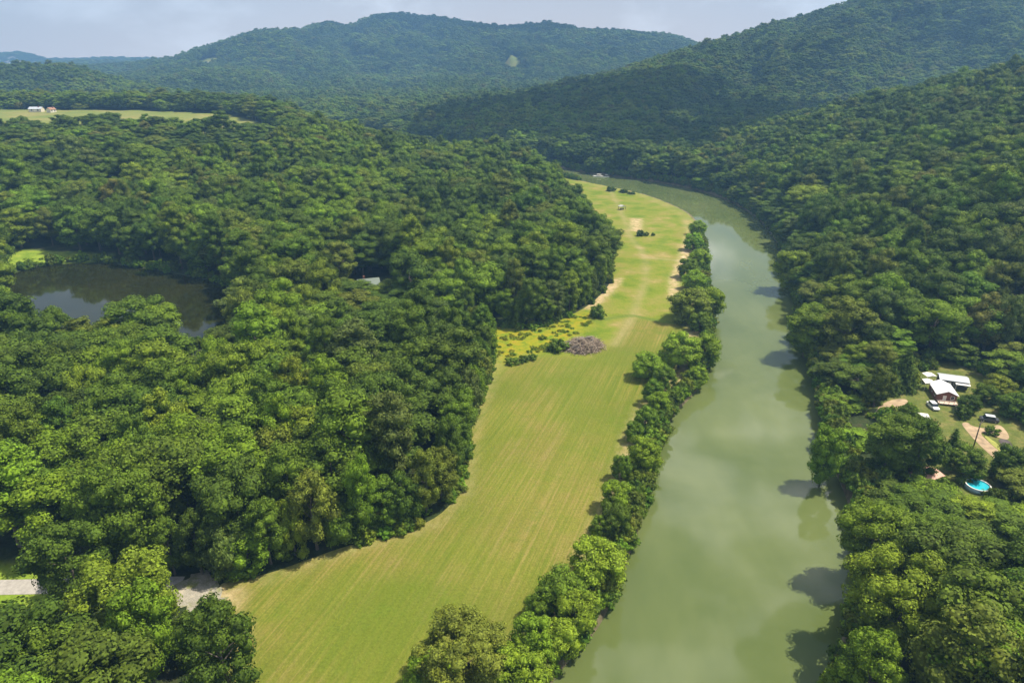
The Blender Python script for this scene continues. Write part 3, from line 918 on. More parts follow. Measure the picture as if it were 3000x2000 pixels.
for i in range(len(pl_)):
    (ax, ay), (bx, by) = pl_[i], pl_[(i + 1) % len(pl_)]
    L = math.hypot(bx - ax, by - ay)
    for _ in range(1 if RNG.random() < L / 3.4 else 0):
        f = RNG.random(); o = RNG.uniform(1.8, 3.6); nx, ny = (by - ay) / L, -(bx - ax) / L
        sgn = 1 if sd_poly(np.array([ax + nx]), np.array([ay + ny]), pl_)[0] > 0 else -1
        x, y = ax + (bx - ax) * f + nx * o * sgn, ay + (by - ay) * f + ny * o * sgn
        if y < 108 or x > 49 or y > 640: continue
        if sd_line(np.array([x]), np.array([y]), LEFT_BANK)[0] < 12 or clear_of(np.array([x]), np.array([y]))[0] < 0: continue
        if any(math.hypot(x - q['x'], y - q['y']) < 3.7 for q in TREES): continue
        k = int(RNG.choice([6, 8, 9, 0, 6]))
        sx = RNG.uniform(.55, .95); add_tree(x, y, k, sx, RNG.uniform(.65, 1.0) if k not in K_BUSHY else RNG.uniform(.8, 1.2), None, 'edge')
for x, y, k, sx, sz, ti in [(-222, 543, 4, 1.5, 0.95, 0), (-230, 546, 2, 1.1, 0.85, 0), (-214, 546, 6, 1.0, 0.8, 1), (-318, 540, 0, 1.2, 0.8, 0), (-334, 537, 2, 1.2, 0.82, 1), (-302, 542, 6, 1.1, 0.75, 0), (-326, 544, 7, 1.1, 0.7, 0), (-290, 544, 2, 1.0, 0.7, 1), (-372, 541, 2, 1.0, 0.75, 1), (-268, 540, 7, 1.2, 0.78, 0), (-280, 546, 1, 1.2, 0.8, 1), (-345, 546, 6, 1.3, 0.78, 0), (-310, 550, 2, 1.3, 0.85, 0), (-258, 546, 3, 1.0, 0.72, 1)]:
    add_tree(x, y, k, sx, sz, ti, 'left')
HAND = len(TREES)
hx_ = np.array([t_['x'] for t_ in TREES]); hy_ = np.array([t_['y'] for t_ in TREES]); hr_ = np.array([KIND[t_['k']]['r'] * t_['sx'] for t_ in TREES])

NB = 900
BL = np.linspace(-1.15, 1.15, NB); YL = np.geomspace(60, 9000, 420)
_B, _Y = np.meshgrid(BL, YL)
_el = (height(_B * _Y, _Y) + np.where(clear_of((_B * _Y).ravel(), _Y.ravel()).reshape(_B.shape) > 4, 9.0, 0.0) - H) / _Y
RUN = np.maximum.accumulate(_el, axis=0)
RUN = np.vstack([np.full((1, NB), -9.0), RUN[:-1]])
def horizon_cull(x, y, z, slack=14.0):
    """True where a tree at (x, y) can rise above the ground in front of it"""
    bi = np.clip(((x / y) + 1.15) / 2.3 * (NB - 1), 0, NB - 1).astype(int)
    yi = np.clip(np.searchsorted(YL, y * 0.985) - 1, 0, len(YL) - 1)
    return (z + slack - H) / y > RUN[yi, bi] - 0.003

def scatter(y0, y1, step, bmax=0.98):
    """jittered hexagonal grid over the view cone between two distances"""
    ys = np.arange(y0, y1, step * 0.866)
    out = []
    for r, yy in enumerate(ys):
        w = bmax * yy + 25
        xs = np.arange(-w, w, step) + (step / 2 if r % 2 else 0)
        out.append(np.stack([xs, np.full(xs.shape, yy)], 1))
    p = np.vstack(out)
    p += RNG.uniform(-0.34, 0.34, p.shape) * step
    return p

# what the photograph shows through gaps between the crowns: (column, row, level, clearance); no crown may stand in the line of sight
GAPS = [(2735, 1183, 5, 14), (2692, 1222, 5, 6), (2866, 1419, 5, 22), (2772, 1172, 5, 18), (2715, 1385, 6, 10), (2745, 1125, 6, 10), (2560, 1190, 4, 10), (1100, 812, 20, 8), (600, 1730, 3, 25), (28, 1732, 3, 26), (530, 1735, 3, 6), (575, 965, 8, 6)]
GAPS = [(u, v, P(u, v, z)[1], pad) for u, v, z, pad in GAPS]
def in_gap(x, y, z, k, sc, hz):
    hh = KIND[k]['h'] * hz
    u, vt, f = proj(x, y, z + hh)
    _, vb, _ = proj(x, y, z + 0.2 * hh)
    r = KIND[k]['r'] * sc * 2000 / f
    return any(y < Y and abs(u - gu) < r * 0.92 + pad and vt - pad < gv < vb + 0.3 * r for gu, gv, Y, pad in GAPS)

FAR = []
bands = [(58, 300, 9.6), (300, 620, 9.8), (620, 1100, 10.0), (1100, 1800, 11.5), (1800, 2500, 14.0), (2500, 3300, 16.0), (3300, 4300, 26.0), (4300, 5200, 38.0)]
for y0, y1, st in bands:
    p = scatter(y0, y1, st)
    x, y = p[:, 0], p[:, 1]
    x, y = x[y > 50], y[y > 50]
    d = clear_of(x, y)
    m = d > 0
    x, y, d = x[m], y[m], d[m]
    if y0 < 420:
        dd = np.min(np.hypot(x[:, None] - hx_[None], y[:, None] - hy_[None]) - hr_[None] * 0.78, axis=1)
        m = dd > 2.6
        x, y, d = x[m], y[m], d[m]
    z = height(x, y)
    m = horizon_cull(x, y, z)
    x, y, z, d = x[m], y[m], z[m], d[m]
    n = len(x)
    f = st / 9.0
    grove = fbm(x, y, 140, 3) if y0 < 600 else 1.9 * fbm(x, y, 420, 4)
    for i in range(n):
        sc = f * RNG.uniform(0.70, 1.40) * (1.06 if y0 < 600 else 1.16)
        hz = min(f, 1.2) * RNG.uniform(0.68, 1.16)
        k = int(RNG.choice(8, p=[.17, .16, .14, .13, .11, .10, .13, .06]))
        if d[i] < 3.0 and RNG.random() < 0.5: k = int(RNG.choice([6, 8, 9])); hz *= 1.05
        # kinds grow in loose groves
        w = TINTP * np.exp(np.array([-1.6, -0.5, 0.8, 1.2, 0.1, 0.3, 0.2]) * grove[i] * 1.8)
        ti = int(RNG.choice(len(TINTS), p=w / w.sum()))
        if x[i] > 40 and y[i] < 560 and d[i] < 9 and sd_line(x[i:i+1], y[i:i+1], RIGHT_BANK)[0] < 12: hz *= 0.66
        if -300 < x[i] < -40 and 570 < y[i] < 760: hz *= 0.72
        if 0.52 < x[i] / y[i] < 1.0 and 150 <= y[i] < 215 and d[i] < 30: hz *= 0.5; sc *= 0.85
        # in front of the house and of the pond the wood is lower, they are seen over it
        if abs(x[i] + 60 - (y[i] - 281) * -0.21) < 13 and 215 < y[i] < 281: hz *= 0.50 if y[i] > 240 else 0.66
        if 0.52 < x[i] / y[i] < 1.0 and 96 < y[i] < 150: hz *= 0.52 if y[i] < 116 else (0.28 if 0.74 < x[i] / y[i] < 0.9 and y[i] < 139 else 0.38); sc *= 0.85
        if (x[i] < -95 and 185 < y[i] < 225) or (x[i] < -165 and 185 < y[i] < 285): hz *= 0.88
        if x[i] < -120 and 730 < y[i] < 1050: hz *= 0.72
        if x[i] < -170 and 450 < y[i] < 575: hz *= 0.6
        if y[i] < 300 and in_gap(x[i], y[i], z[i], k, sc, hz): continue
        add_tree(float(x[i]), float(y[i]), k, sc * (1.0 if k not in K_BUSHY else 1.1), hz, ti, None, z=float(z[i]))
for t_ in TREES:
    if t_['z'] is None: t_['z'] = hgt(t_['x'], t_['y'])

# nearest to the eye first: those become trees of their own, the rest is the wood
for i, t_ in enumerate(TREES):
    hh = KIND[t_['k']]['h'] * t_['sz']
    u, v, f = proj(t_['x'], t_['y'], t_['z'] + hh * 0.8)
    r = KIND[t_['k']]['r'] * t_['sx'] * 2000 / f
    t_['u'], t_['v'], t_['px'], t_['i'] = u, v, r, i
    t_['inview'] = (-0.35 * r < u < 3000 + 0.35 * r) and (v < 2000 + 0.3 * r)
cand = [t_ for t_ in TREES if t_['inview']]
cand.sort(key=lambda q: -(q['px'] + (1e4 if q['i'] < HAND and q['zone'] != 'edge' else 0)))
N_SINGLE = 296
single = set(q['i'] for q in cand[:N_SINGLE])
print('trees', len(TREES), 'hand', HAND, 'in view', len(cand), 'farthest single', max(t_['y'] for t_ in TREES if t_['i'] in single))

CROWN_SRC = {}
def make_tree(t_):
    kd = KIND[t_['k']]
    root = empty('conifer' if t_['k'] >= 10 else 'tree', (t_['x'], t_['y'], t_['z']), t_['rot'])
    root.scale = (t_['sx'], t_['sx'], t_['sz'])
    c = bpy.data.objects.new('crown', kd['crown']); C.objects.link(c); c.parent = root
    b = bpy.data.objects.new('trunk', kd['trunk']); C.objects.link(b); b.parent = root
    c['tint'] = t_['tint']
    if t_['k'] not in CROWN_SRC: CROWN_SRC[t_['k']] = (c, b)
    t_['root'] = root
    return root
for t_ in TREES:
    if t_['i'] in single: make_tree(t_)


# ------------------------------------------------------------------ bushes and undergrowth
BUSH = [crown_mesh('bush', 301, 1.7, -0.3, 2.3, nl=12, lobe=0.42, leaf=0.36, shape='dome'), crown_mesh('bush', 302, 1.9, -0.3, 1.9, nl=14, lobe=0.36, leaf=0.36, shape='dome', ragged=0.5)]
WEED = crown_mesh('bush', 303, 1.5, -0.2, 1.0, nl=12, lobe=0.36, leaf=0.30, shape='dome', ragged=0.5)
BUSHES = []
def bush(u, v, r, ti, label, me=None, sz=None, z=ZM, group=None):
    x, y = P(u, v, z + r * 0.5)
    o = link('bush', me or BUSH[len(BUSHES) % 2])
    o.location = (x, y, z); s = r / 1.7
    o.scale = (s, s, sz or s); o.rotation_euler = (0, 0, len(BUSHES) * 1.3)
    o['tint'] = TINTS[ti][1]
    tag(o, label, 'bush', group)
    BUSHES.append(o)
    return o
bush(1876, 686, 2.2, 0, 'low dark bush alone in the rough meadow beside the worn track', sz=1.3)
bush(1893, 687, 1.5, 0, 'smaller dark bush just right of the low bush in the rough meadow')
bush(1913, 688, 1.1, 1, 'smallest bush of the short row across the rough meadow')
bush(1790, 554, 3.0, 0, 'round dark bush on the far water edge of the meadow', sz=1.6)
bush(1828, 559, 3.0, 0, 'long dark bush on the outer meadow bank by the river bend', sz=1.1)
bush(1850, 564, 2.6, 0, 'low dark bush trailing the long one on the outer bank', sz=0.9)
bush(1750, 918, 3.0, 1, 'rounded green bush at the foot of the bare earth bank')
bush(1637, 1014, 2.8, 1, 'green bush just left of the brush pile')
bush(1622, 1022, 1.8, 0, 'small dark bush in the weeds left of the brush pile')
bush(1500, 1058, 2.0, 1, 'ragged bush at the mown corner below the yellow weeds', sz=0.9)
bush(1535, 1052, 1.8, 0, 'dark low bush along the mown line below the yellow weeds', sz=0.8)
bush(1560, 1047, 1.5, 1, 'smallest green bush along the mown line below the yellow weeds', sz=0.8)
bush(2822, 1212, 2.2, 0, 'round dark bush in the yard by the deck steps', z=ZY)
bush(2905, 1262, 1.5, 1, 'small green bush beside the sandy drive', z=ZY)
wb = bush(1590, 985, 1.8, 3, 'yellow flowering weed clump in the scrub beside the brush pile', me=WEED, sz=0.9)

UNDER = []
def along(poly, closed, lo, hi, step, sizes, tints, vmode, ymax=480):
    n = len(poly)
    for i in range(n if closed else n - 1):
        a, b = poly[i], poly[(i + 1) % n]
        L = math.hypot(b[0] - a[0], b[1] - a[1])
        if L < 1e-6: continue
        nx, ny = -(b[1] - a[1]) / L, (b[0] - a[0]) / L
        cnt = L / step
        cnt = int(cnt) + (1 if RNG.random() < cnt % 1 else 0)
        for _ in range(cnt):
            f = RNG.random(); o = RNG.uniform(lo, hi)
            x = a[0] + (b[0] - a[0]) * f + nx * o; y = a[1] + (b[1] - a[1]) * f + ny * o
            if y < 60 or y > ymax: continue
            UNDER.append((x, y, vmode, RNG.uniform(*sizes), int(RNG.choice(tints))))
def area_sign(p):
    return sum(p[i][0] * p[(i + 1) % len(p)][1] - p[(i + 1) % len(p)][0] * p[i][1] for i in range(len(p)))
sg = -1 if area_sign(MEADOW) > 0 else 1        # outside is to the right of a counter-clockwise outline
def side(poly, lo, hi):
    s = -1 if area_sign(poly) > 0 else 1
    return (lo * s, hi * s) if s > 0 else (hi * s, lo * s)
for poly, lo, hi, step, sizes, tints, ym in [(MEADOW, -0.6, 3.0, 0.42, (0.35, 1.0), [0, 1, 1, 2, 2, 3], 660), (RIVER, -0.5, 4.0, 0.32, (0.6, 1.4), [0, 0, 1, 1, 2, 4], 700),
        (POND, -0.2, 3.5, 0.8, (0.6, 1.5), [0, 1, 1, 2], 400), (YARD, -1.0, 6.0, 0.8, (0.5, 1.5), [0, 1, 1, 2, 3], 400), (GRAVEL, 0.8, 4.0, 1.1, (0.3, 0.9), [1, 2, 3], 400)]:
    a, b = side(poly, lo, hi)
    along(poly, True, a, b, step, sizes, tints, 0, ym)
ux = np.array([q[0] for q in UNDER]); uy = np.array([q[1] for q in UNDER])
keepg = ((np.abs(sd_poly(ux, uy, RIVER)) < 3) & ((sd_line(ux, uy, LEFT_BANK) > 6) | (RNG.random(ux.shape) < 0.28))) | ((fbm(ux, uy, 18, 2) + RNG.uniform(-.5, .5, ux.shape)) > 0.05)
dl_ = sd_line(ux, uy, LEFT_BANK)
okm = keepg & ~((dl_ < 9) & ((uy > 395) | (dl_ > 2.6))) & (sd_poly(ux, uy, RIVER) > -0.4) & (sd_poly(ux, uy, MEADOW) > -0.6) & (sd_poly(ux, uy, POND) > -0.3) & (sd_poly(ux, uy, YARD) > -1.2) & (sd_line(ux, uy, ROAD) > 5) & (sd_poly(ux, uy, GRAVEL) > 0.5)
uz = height(ux, uy)
under = [(q[0], q[1], max(z, -0.2), int(RNG.integers(2)), q[3], q[3] * RNG.uniform(.8, 1.3), RNG.uniform(0, 6.28), tuple(c * RNG.uniform(.85, 1.15) for c in TINTS[q[4]][1])) for q, z, m in zip(UNDER, uz, okm) if m]
# scattered tufts in the yard
weeds = []
px_ = [p[0] for p in SCRUB]; py_ = [p[1] for p in SCRUB]
gx = RNG.uniform(min(px_), max(px_), 1500); gy = RNG.uniform(min(py_), max(py_), 1500)
inn = (sd_poly(gx, gy, SCRUB) < 0) & (fbm(gx, gy, 14, 2) > 0.0) & (RNG.random(gx.shape) < 0.6)
for x, y in zip(gx[inn], gy[inn]):
    c = [(0.12, 0.185, 0.014), (0.16, 0.21, 0.015), (0.09, 0.16, 0.014), (0.19, 0.21, 0.018)][int(RNG.integers(4))]
    weeds.append((x, y, ZM, 2, RNG.uniform(.3, .7), RNG.uniform(.25, .55), RNG.uniform(0, 6.28), c))
mx = [p[0] for p in MARSH]; my = [p[1] for p in MARSH]
gx = RNG.uniform(min(mx), max(mx), 500); gy = RNG.uniform(min(my), max(my), 500)
inn = sd_poly(gx, gy, MARSH) < 0
for x, y in zip(gx[inn], gy[inn]):
    weeds.append((x, y, ZP + 0.4, 2, RNG.uniform(.3, .7), RNG.uniform(.4, 1.0), RNG.uniform(0, 6.28), (0.13, 0.21, 0.015)))

# ------------------------------------------------------------------ small mesh builder for built things
class MB:
    def __init__(self): self.V = []; self.F = []
    def add(self, V, F):
        o = len(self.V); self.V += [tuple(v) for v in V]; self.F += [tuple(i + o for i in f) for f in F]
    def box(self, x0, x1, y0, y1, z0, z1):
        self.add([(x, y, z) for z in (z0, z1) for x, y in ((x0, y0), (x1, y0), (x1, y1), (x0, y1))],
                 [(3, 2, 1, 0), (4, 5, 6, 7), (0, 1, 5, 4), (1, 2, 6, 5), (2, 3, 7, 6), (3, 0, 4, 7)])
    def tube(self, path, radii, k=8):
        v, f = tube(path, radii, k); self.add(v, f + [tuple(range(k - 1, -1, -1))])
    def disc(self, cx, cy, z, r, k=32):
        self.add([(cx + math.cos(2 * math.pi * i / k) * r, cy + math.sin(2 * math.pi * i / k) * r, z) for i in range(k)], [tuple(range(k))])
    def ring(self, cx, cy, r0, r1, z0, z1, k=32):
        V = []
        for r, z in ((r0, z0), (r1, z0), (r1, z1), (r0, z1)):
            V += [(cx + math.cos(2 * math.pi * i / k) * r, cy + math.sin(2 * math.pi * i / k) * r, z) for i in range(k)]
        F = []
        for a in range(4):
            b = (a + 1) % 4
            F += [(a * k + i, a * k + (i + 1) % k, b * k + (i + 1) % k, b * k + i) for i in range(k)]
        self.add(V, F)
    def loft(self, secs):
        """closed sections of equal length, joined and capped"""
        n = len(secs[0]); o = len(self.V)
        for s_ in secs: self.V += [tuple(p) for p in s_]
        for a in range(len(secs) - 1):
            for i in range(n):
                self.F.append((o + a * n + i, o + a * n + (i + 1) % n, o + (a + 1) * n + (i + 1) % n, o + (a + 1) * n + i))
        self.F.append(tuple(o + i for i in range(n - 1, -1, -1)))
        self.F.append(tuple(o + (len(secs) - 1) * n + i for i in range(n)))
    def build(self, name, mat, parent=None, smooth=False):
        o = mesh_obj(name, self.V, self.F, mat, parent, smooth)
        import bmesh
        bm = bmesh.new(); bm.from_mesh(o.data); bmesh.ops.recalc_face_normals(bm, faces=bm.faces); bm.to_mesh(o.data); bm.free()
        return o

M_GLASS = NT('window_glass').base((0.03, 0.04, 0.05), 0.08, 0.6)
M_WHITE = plain('white_paint', (0.74, 0.72, 0.67), 0.5, 0.08, 1.0)
M_CREAM = plain('cream_boards', (0.62, 0.56, 0.44), 0.7, 0.12, 1.2)
M_BRICK = plain('red_brown_brick', (0.20, 0.085, 0.06), 0.85, 0.25, 2.5)
M_DARKW = plain('dark_siding', (0.10, 0.10, 0.105), 0.7, 0.2, 1.2)
M_TYRE = plain('tyre_rubber', (0.02, 0.02, 0.02), 0.85, 0.1)
M_RIM = plain('steel_rim', (0.5, 0.5, 0.5), 0.35, 0.1, metal=0.8)
M_BROWNROOF = plain('brown_roof', (0.30, 0.17, 0.11), 0.85, 0.25, 1.5)
M_DECK = plain('pale_deck_boards', (0.60, 0.46, 0.36), 0.75, 0.15, 1.5)
def metal_roof(name, col, ribs=1.6):
    t = NT(name)
    c = t.coord()
    w = t.n.new('ShaderNodeTexWave'); w.wave_type = 'BANDS'; w.bands_direction = 'Y'; w.wave_profile = 'SAW'
    w.inputs['Scale'].default_value = ribs
    t.l.new(c, w.inputs['Vector'])
    n = t.noise(c, 0.7, 5, 0.6)
    cc = t.ramp(n, [(0.3, tuple(k * 0.82 for k in col)), (0.6, col), (0.75, tuple(k * 0.92 for k in col))])
    cc = t.mix(t.ramp(w.outputs['Fac'], [(0.0, 0.35), (0.12, 0.0)]), cc, tuple(k * 0.6 for k in col))
    t.bump(w.outputs['Fac'], 0.3, 0.04)
    return t.base(cc, 0.45, 0.4, 0.0)
M_ROOFWHITE = metal_roof('white_metal_roof', (0.74, 0.74, 0.76))
M_ROOFGREY = metal_roof('grey_metal_roof', (0.46, 0.49, 0.53))
M_ROOFSALMON = metal_roof('salmon_roof', (0.58, 0.33, 0.24))
M_ROOFGREEN = metal_roof('grey_green_roof', (0.11, 0.15, 0.12))

def building(name, label, cat, A, B, W, z0, hw, rise, wall, roof, over=0.35, windows=(), doors=(), chimney=None, group=None, base=0.3):
    """A = far end, B = near end of the ridge in plan; local y runs from B to A, the near gable faces local -y"""
    cx, cy = (A[0] + B[0]) / 2, (A[1] + B[1]) / 2
    L = math.hypot(A[0] - B[0], A[1] - B[1])
    rz = math.atan2(A[1] - B[1], A[0] - B[0]) - math.pi / 2
    root = empty(name, (cx, cy, z0), rz)
    tag(root, label, cat, group)
    w, l = W / 2, L / 2
    m = MB()
    m.loft([[(-w, y, -0.4), (w, y, -0.4), (w, y, hw), (0, y, hw + rise), (-w, y, hw)] for y in (-l, l)])
    m.build('wall', wall, root)
    r = MB(); th = 0.14
    k = rise / w
    for s in (-1, 1):
        e = w + over
        sec = [(0, 0, hw + rise + 0.02), (s * e, 0, hw - over * k + 0.02), (s * e, 0, hw - over * k + 0.02 + th), (0, 0, hw + rise + 0.02 + th)]
        r.loft([[(x, y, z) for x, _, z in sec] for y in (-l - over, l + over)])
    ro = r.build('roof', roof, root)
    for sd, p, ww, wh, zc in windows:
        f = MB(); g = MB(); fr = 0.10
        def place(mm, a, b, c, d, dep0, dep1):
            if sd == 'near': mm.box(a, b, -l - dep1, -l - dep0, c, d)
            elif sd == 'far': mm.box(a, b, l + dep0, l + dep1, c, d)
            elif sd == 'left': mm.box(-w - dep1, -w - dep0, a, b, c, d)
            else: mm.box(w + dep0, w + dep1, a, b, c, d)
        a, b, c, d = p - ww / 2, p + ww / 2, zc - wh / 2, zc + wh / 2
        place(f, a - fr, a, c - fr, d + fr, -0.02, 0.05); place(f, b, b + fr, c - fr, d + fr, -0.02, 0.05)
        place(f, a, b, d, d + fr, -0.02, 0.05); place(f, a, b, c - fr, c, -0.02, 0.07)
        wo = f.build('window', M_WHITE, root)
        place(g, a, b, c, d, -0.02, 0.02)
        g.build('pane', M_GLASS, wo)
    for sd, p, ww, wh in doors:
        f = MB()
        if sd == 'near': f.box(p - ww / 2, p + ww / 2, -l - 0.05, -l + 0.02, 0.05, wh)
        elif sd == 'left': f.box(-w - 0.05, -w + 0.02, p - ww / 2, p + ww / 2, 0.05, wh)
        else: f.box(w - 0.02, w + 0.05, p - ww / 2, p + ww / 2, 0.05, wh)
        d_ = f.build('door', M_WHITE, root)
        h = MB()
        if sd == 'near': h.box(p + ww / 2 - 0.15, p + ww / 2 - 0.08, -l - 0.10, -l - 0.052, 1.0, 1.1)
        elif sd == 'left': h.box(-w - 0.10, -w - 0.052, p + ww / 2 - 0.15, p + ww / 2 - 0.08, 1.0, 1.1)
        else: h.box(w + 0.052, w + 0.10, p + ww / 2 - 0.15, p + ww / 2 - 0.08, 1.0, 1.1)
        h.build('handle', M_RIM, d_)
    if chimney:
        x, y, s = chimney
        c = MB(); zt = hw + rise * (1 - abs(x) / w)
        c.box(x - s / 2, x + s / 2, y - s / 2, y + s / 2, zt - 0.3, hw + rise + 0.9); c.build('chimney', M_BRICK, ro)
    return root

# ---- the yard by the river
A, B = P(2756, 1114, 7.5), P(2779, 1147, 7.5)
cab = building('cabin', 'brick cabin with a white metal roof and a pale deck in front', 'cabin', A, B, 5.4, ZY, 2.4, 1.15, M_BRICK, M_ROOFWHITE,
    windows=[('near', 1.5, 0.9, 1.0, 1.5), ('left', 1.0, 1.0, 1.0, 1.5), ('left', -2.0, 1.0, 1.0, 1.5), ('right', 0, 1.1, 1.0, 1.5)], doors=[('near', -0.6, 0.95, 2.05)])
cl = math.hypot(A[0] - B[0], A[1] - B[1]) / 2
dk = MB(); dk.box(-2.6, 2.6, -cl - 2.6, -cl - 0.06, 0.45, 0.6)
for x in (-2.4, 2.4): dk.box(x - .1, x + .1, -cl - 2.5, -cl - 2.3, 0, 0.45)
dko = dk.build('deck', M_DECK, cab)
rl = MB()
for x in (-2.55, -1.3, 0, 1.3, 2.55): rl.box(x - .05, x + .05, -cl - 2.6, -cl - 2.5, 0.6, 1.5)
rl.box(-2.6, 2.6, -cl - 2.62, -cl - 2.48, 1.5, 1.58)
rl.build('railing', M_DECK, dko)
stp = MB()
for i in range(4): stp.box(1.7, 2.9, -cl - 2.62 - 0.55 * (i + 1), -cl - 2.62 - 0.55 * i, 0, 0.50 - 0.12 * i)
stp.build('steps', M_DECK, dko)

A, B = P(2834, 1112, 6.6), P(2752, 1101, 6.6)
mob = building('mobile_home', 'long low house with a grey metal roof beside the brick cabin', 'house', A, B, 4.6, ZY, 2.5, 0.55, M_DARKW, M_ROOFGREY, over=0.3,
    windows=[('right', -3.2, 1.2, 0.9, 1.6), ('right', 0.6, 1.2, 0.9, 1.6), ('right', 3.6, 1.0, 0.9, 1.6)], doors=[('right', -1.2, 0.9, 2.0)])
aw = MB(); aw.box(2.33, 3.9, 0.2, 4.2, 2.05, 2.15)
for y in (0.35, 4.05): aw.box(3.75, 3.85, y - .05, y + .05, -0.2, 2.05)
aw.build('awning', M_WHITE, mob)

def canopy(px, z, sx, sy, rz, label):
    x, y = P(px[0], px[1], ZY + z)
    root = empty('canopy', (x, y, ZY), rz); tag(root, label, 'canopy', 'white canopies behind the cabin')
    r = MB(); r.loft([[(-sx / 2, yy, z - .1), (sx / 2, yy, z - .1), (sx / 2, yy, z), (0, yy, z + .3), (-sx / 2, yy, z)] for yy in (-sy / 2, sy / 2)])
    r.build('roof', M_WHITE, root)
    for a in (-1, 1):
        for b in (-1, 1):
            p = MB(); p.tube([(a * (sx / 2 - .12), b * (sy / 2 - .12), -.2), (a * (sx / 2 - .12), b * (sy / 2 - .12), z - .1)], [.05, .05], 6); p.build('post', M_WHITE, root)
canopy((2723, 1097), 2.6, 3.2, 2.8, 0.1, 'white canopy at the corner of the grey roofed house, farther of two')
canopy((2721, 1117), 2.5, 2.9, 3.2, -0.2, 'white canopy touching the back of the white roofed cabin, nearer of two')

def wheel(parent, x, y, r=0.34, w=0.22):
    t_ = MB(); t_.tube([(x - w / 2, y, r), (x + w / 2, y, r)], [r, r], 16); wo = t_.build('wheel', M_TYRE, parent)
    s = 1 if x > 0 else -1
    c = MB(); c.tube([(x + s * (w / 2 + .002), y, r), (x + s * (w / 2 + .02), y, r)], [r * .6, r * .55], 12); c.build('rim', M_RIM, wo)

def car(name, label, cat, x, y, z, rz, paint, L=4.6, W=1.8, hb=0.95, ht=1.65, c0=-0.30, c1=0.48, roofm=None, pickup=False):
    """nose towards local +y"""
    root = empty(name, (x, y, z), rz); tag(root, label, cat)
    b = MB(); w = W / 2
    st = [(-L / 2, .80, .45, hb * .88), (-L / 2 + .15, .94, .30, hb * .97), (-L * .2, 1, .26, hb), (L * .2, 1, .26, hb), (L / 2 - .5, .97, .28, hb * .90), (L / 2 - .12, .90, .32, hb * .80), (L / 2, .74, .42, hb * .68)]
    b.loft([[(-w * k, yy, z0), (w * k, yy, z0), (w * k, yy, z1 - .12), (w * k * .93, yy, z1), (-w * k * .93, yy, z1), (-w * k, yy, z1 - .12)] for yy, k, z0, z1 in st])
    b.build('body', paint, root)
    ya, yb = c0 * L, c1 * L * .55
    g = MB(); zr = ht - .06
    g.loft([[(-w * .90, yy, hb - .03), (w * .90, yy, hb - .03), (w * k, y2, zr), (-w * k, y2, zr)] for yy, y2, k in ((ya, ya + .28, .76), ((ya + yb) / 2, (ya + yb) / 2, .78), (yb, yb - .55, .76))])
    g.build('window', M_GLASS, root)
    r = MB()
    r.loft([[(-w * .78, yy, zr + .002), (w * .78, yy, zr + .002), (w * .70, yy, ht), (-w * .70, yy, ht)] for yy in (ya + .2, yb - .45)])
    r.build('roof', roofm or paint, root)
    for sx in (-1, 1):
        h = MB(); h.box(sx * w * .62 - .16, sx * w * .62 + .16, L / 2 - .06, L / 2 + .03, hb * .56, hb * .70); h.build('headlight', M_RIM, root)
        for sy in (-1, 1): wheel(root, sx * (w - .10), sy * L * .31)
    return root
M_CARWHITE = plain('white_car_paint', (0.76, 0.76, 0.74), 0.25, 0.03, spec=0.5)
M_CARDARK = plain('dark_grey_car_paint', (0.06, 0.065, 0.075), 0.25, 0.05, spec=0.5)
M_CARSILVER = plain('silver_car_paint', (0.52, 0.55, 0.58), 0.25, 0.05, spec=0.5)
x, y = P(2735, 1183, ZY + 1.2)
car('parked_car', 'white car parked on the grass left of the brick cabin', 'car', x, y, ZY, math.radians(176), M_CARWHITE, L=4.9, W=1.9, ht=1.75)
x, y = P(2899, 1225, ZY + 0.9)
car('parked_car', 'dark grey car with a pale roof on the grass above the sandy drive', 'car', x, y, ZY, math.radians(68), M_CARDARK, L=4.7, W=1.95, hb=1.05, ht=1.85, roofm=M_CARSILVER, c1=0.62)
# camper trailer half under a tree
x, y = P(2692, 1222, ZY + 1.6)
cmp_ = empty('camper_trailer', (x, y, ZY), math.radians(75)); tag(cmp_, 'white camper trailer half hidden under the yard trees', 'trailer')
b = MB(); b.loft([[(-1.15, yy, .5 + e), (1.15, yy, .5 + e), (1.15, yy, 2.5 - f), (.9, yy, 2.7 - f), (-.9, yy, 2.7 - f), (-1.15, yy, 2.5 - f)] for yy, e, f in ((-2.6, .2, .5), (-2.3, .0, .1), (2.2, 0, 0), (2.6, .3, .3))]); b.build('body', M_WHITE, cmp_)
for yy in (-1.3, 0.9):
    f = MB(); f.box(1.14, 1.19, yy - .5, yy + .5, 1.35, 2.0); f.build('window', M_GLASS, cmp_)
for sx in (-1, 1): wheel(cmp_, sx * 1.02, -.2)
tb = MB(); tb.tube([(0, 2.4, .5), (0, 3.7, .45)], [.06, .05], 6); tb.build('tow_bar', M_RIM, cmp_)

# utility pole
x, y = P(2850, 1315, ZY)
po = empty('utility_pole', (x, y, ZY), 0.6); tag(po, 'dark wooden utility pole standing beside the sandy drive', 'utility pole')
m = MB(); m.tube([(0, 0, -.5), (0, 0, 4.5), (0.05, 0, 8.6)], [.17, .15, .11], 8); m.build('pole', M_BARK, po, True)
m = MB(); m.box(-1.0, 1.0, -.2, -.1, 7.85, 8.0); m.build('crossarm', M_BARK, po)
for xx in (-.9, 0.5, .9):
    m = MB(); m.tube([(xx, -.15, 8.0), (xx, -.15, 8.2)], [.05, .04], 6); m.build('insulator', M_RIM, po)

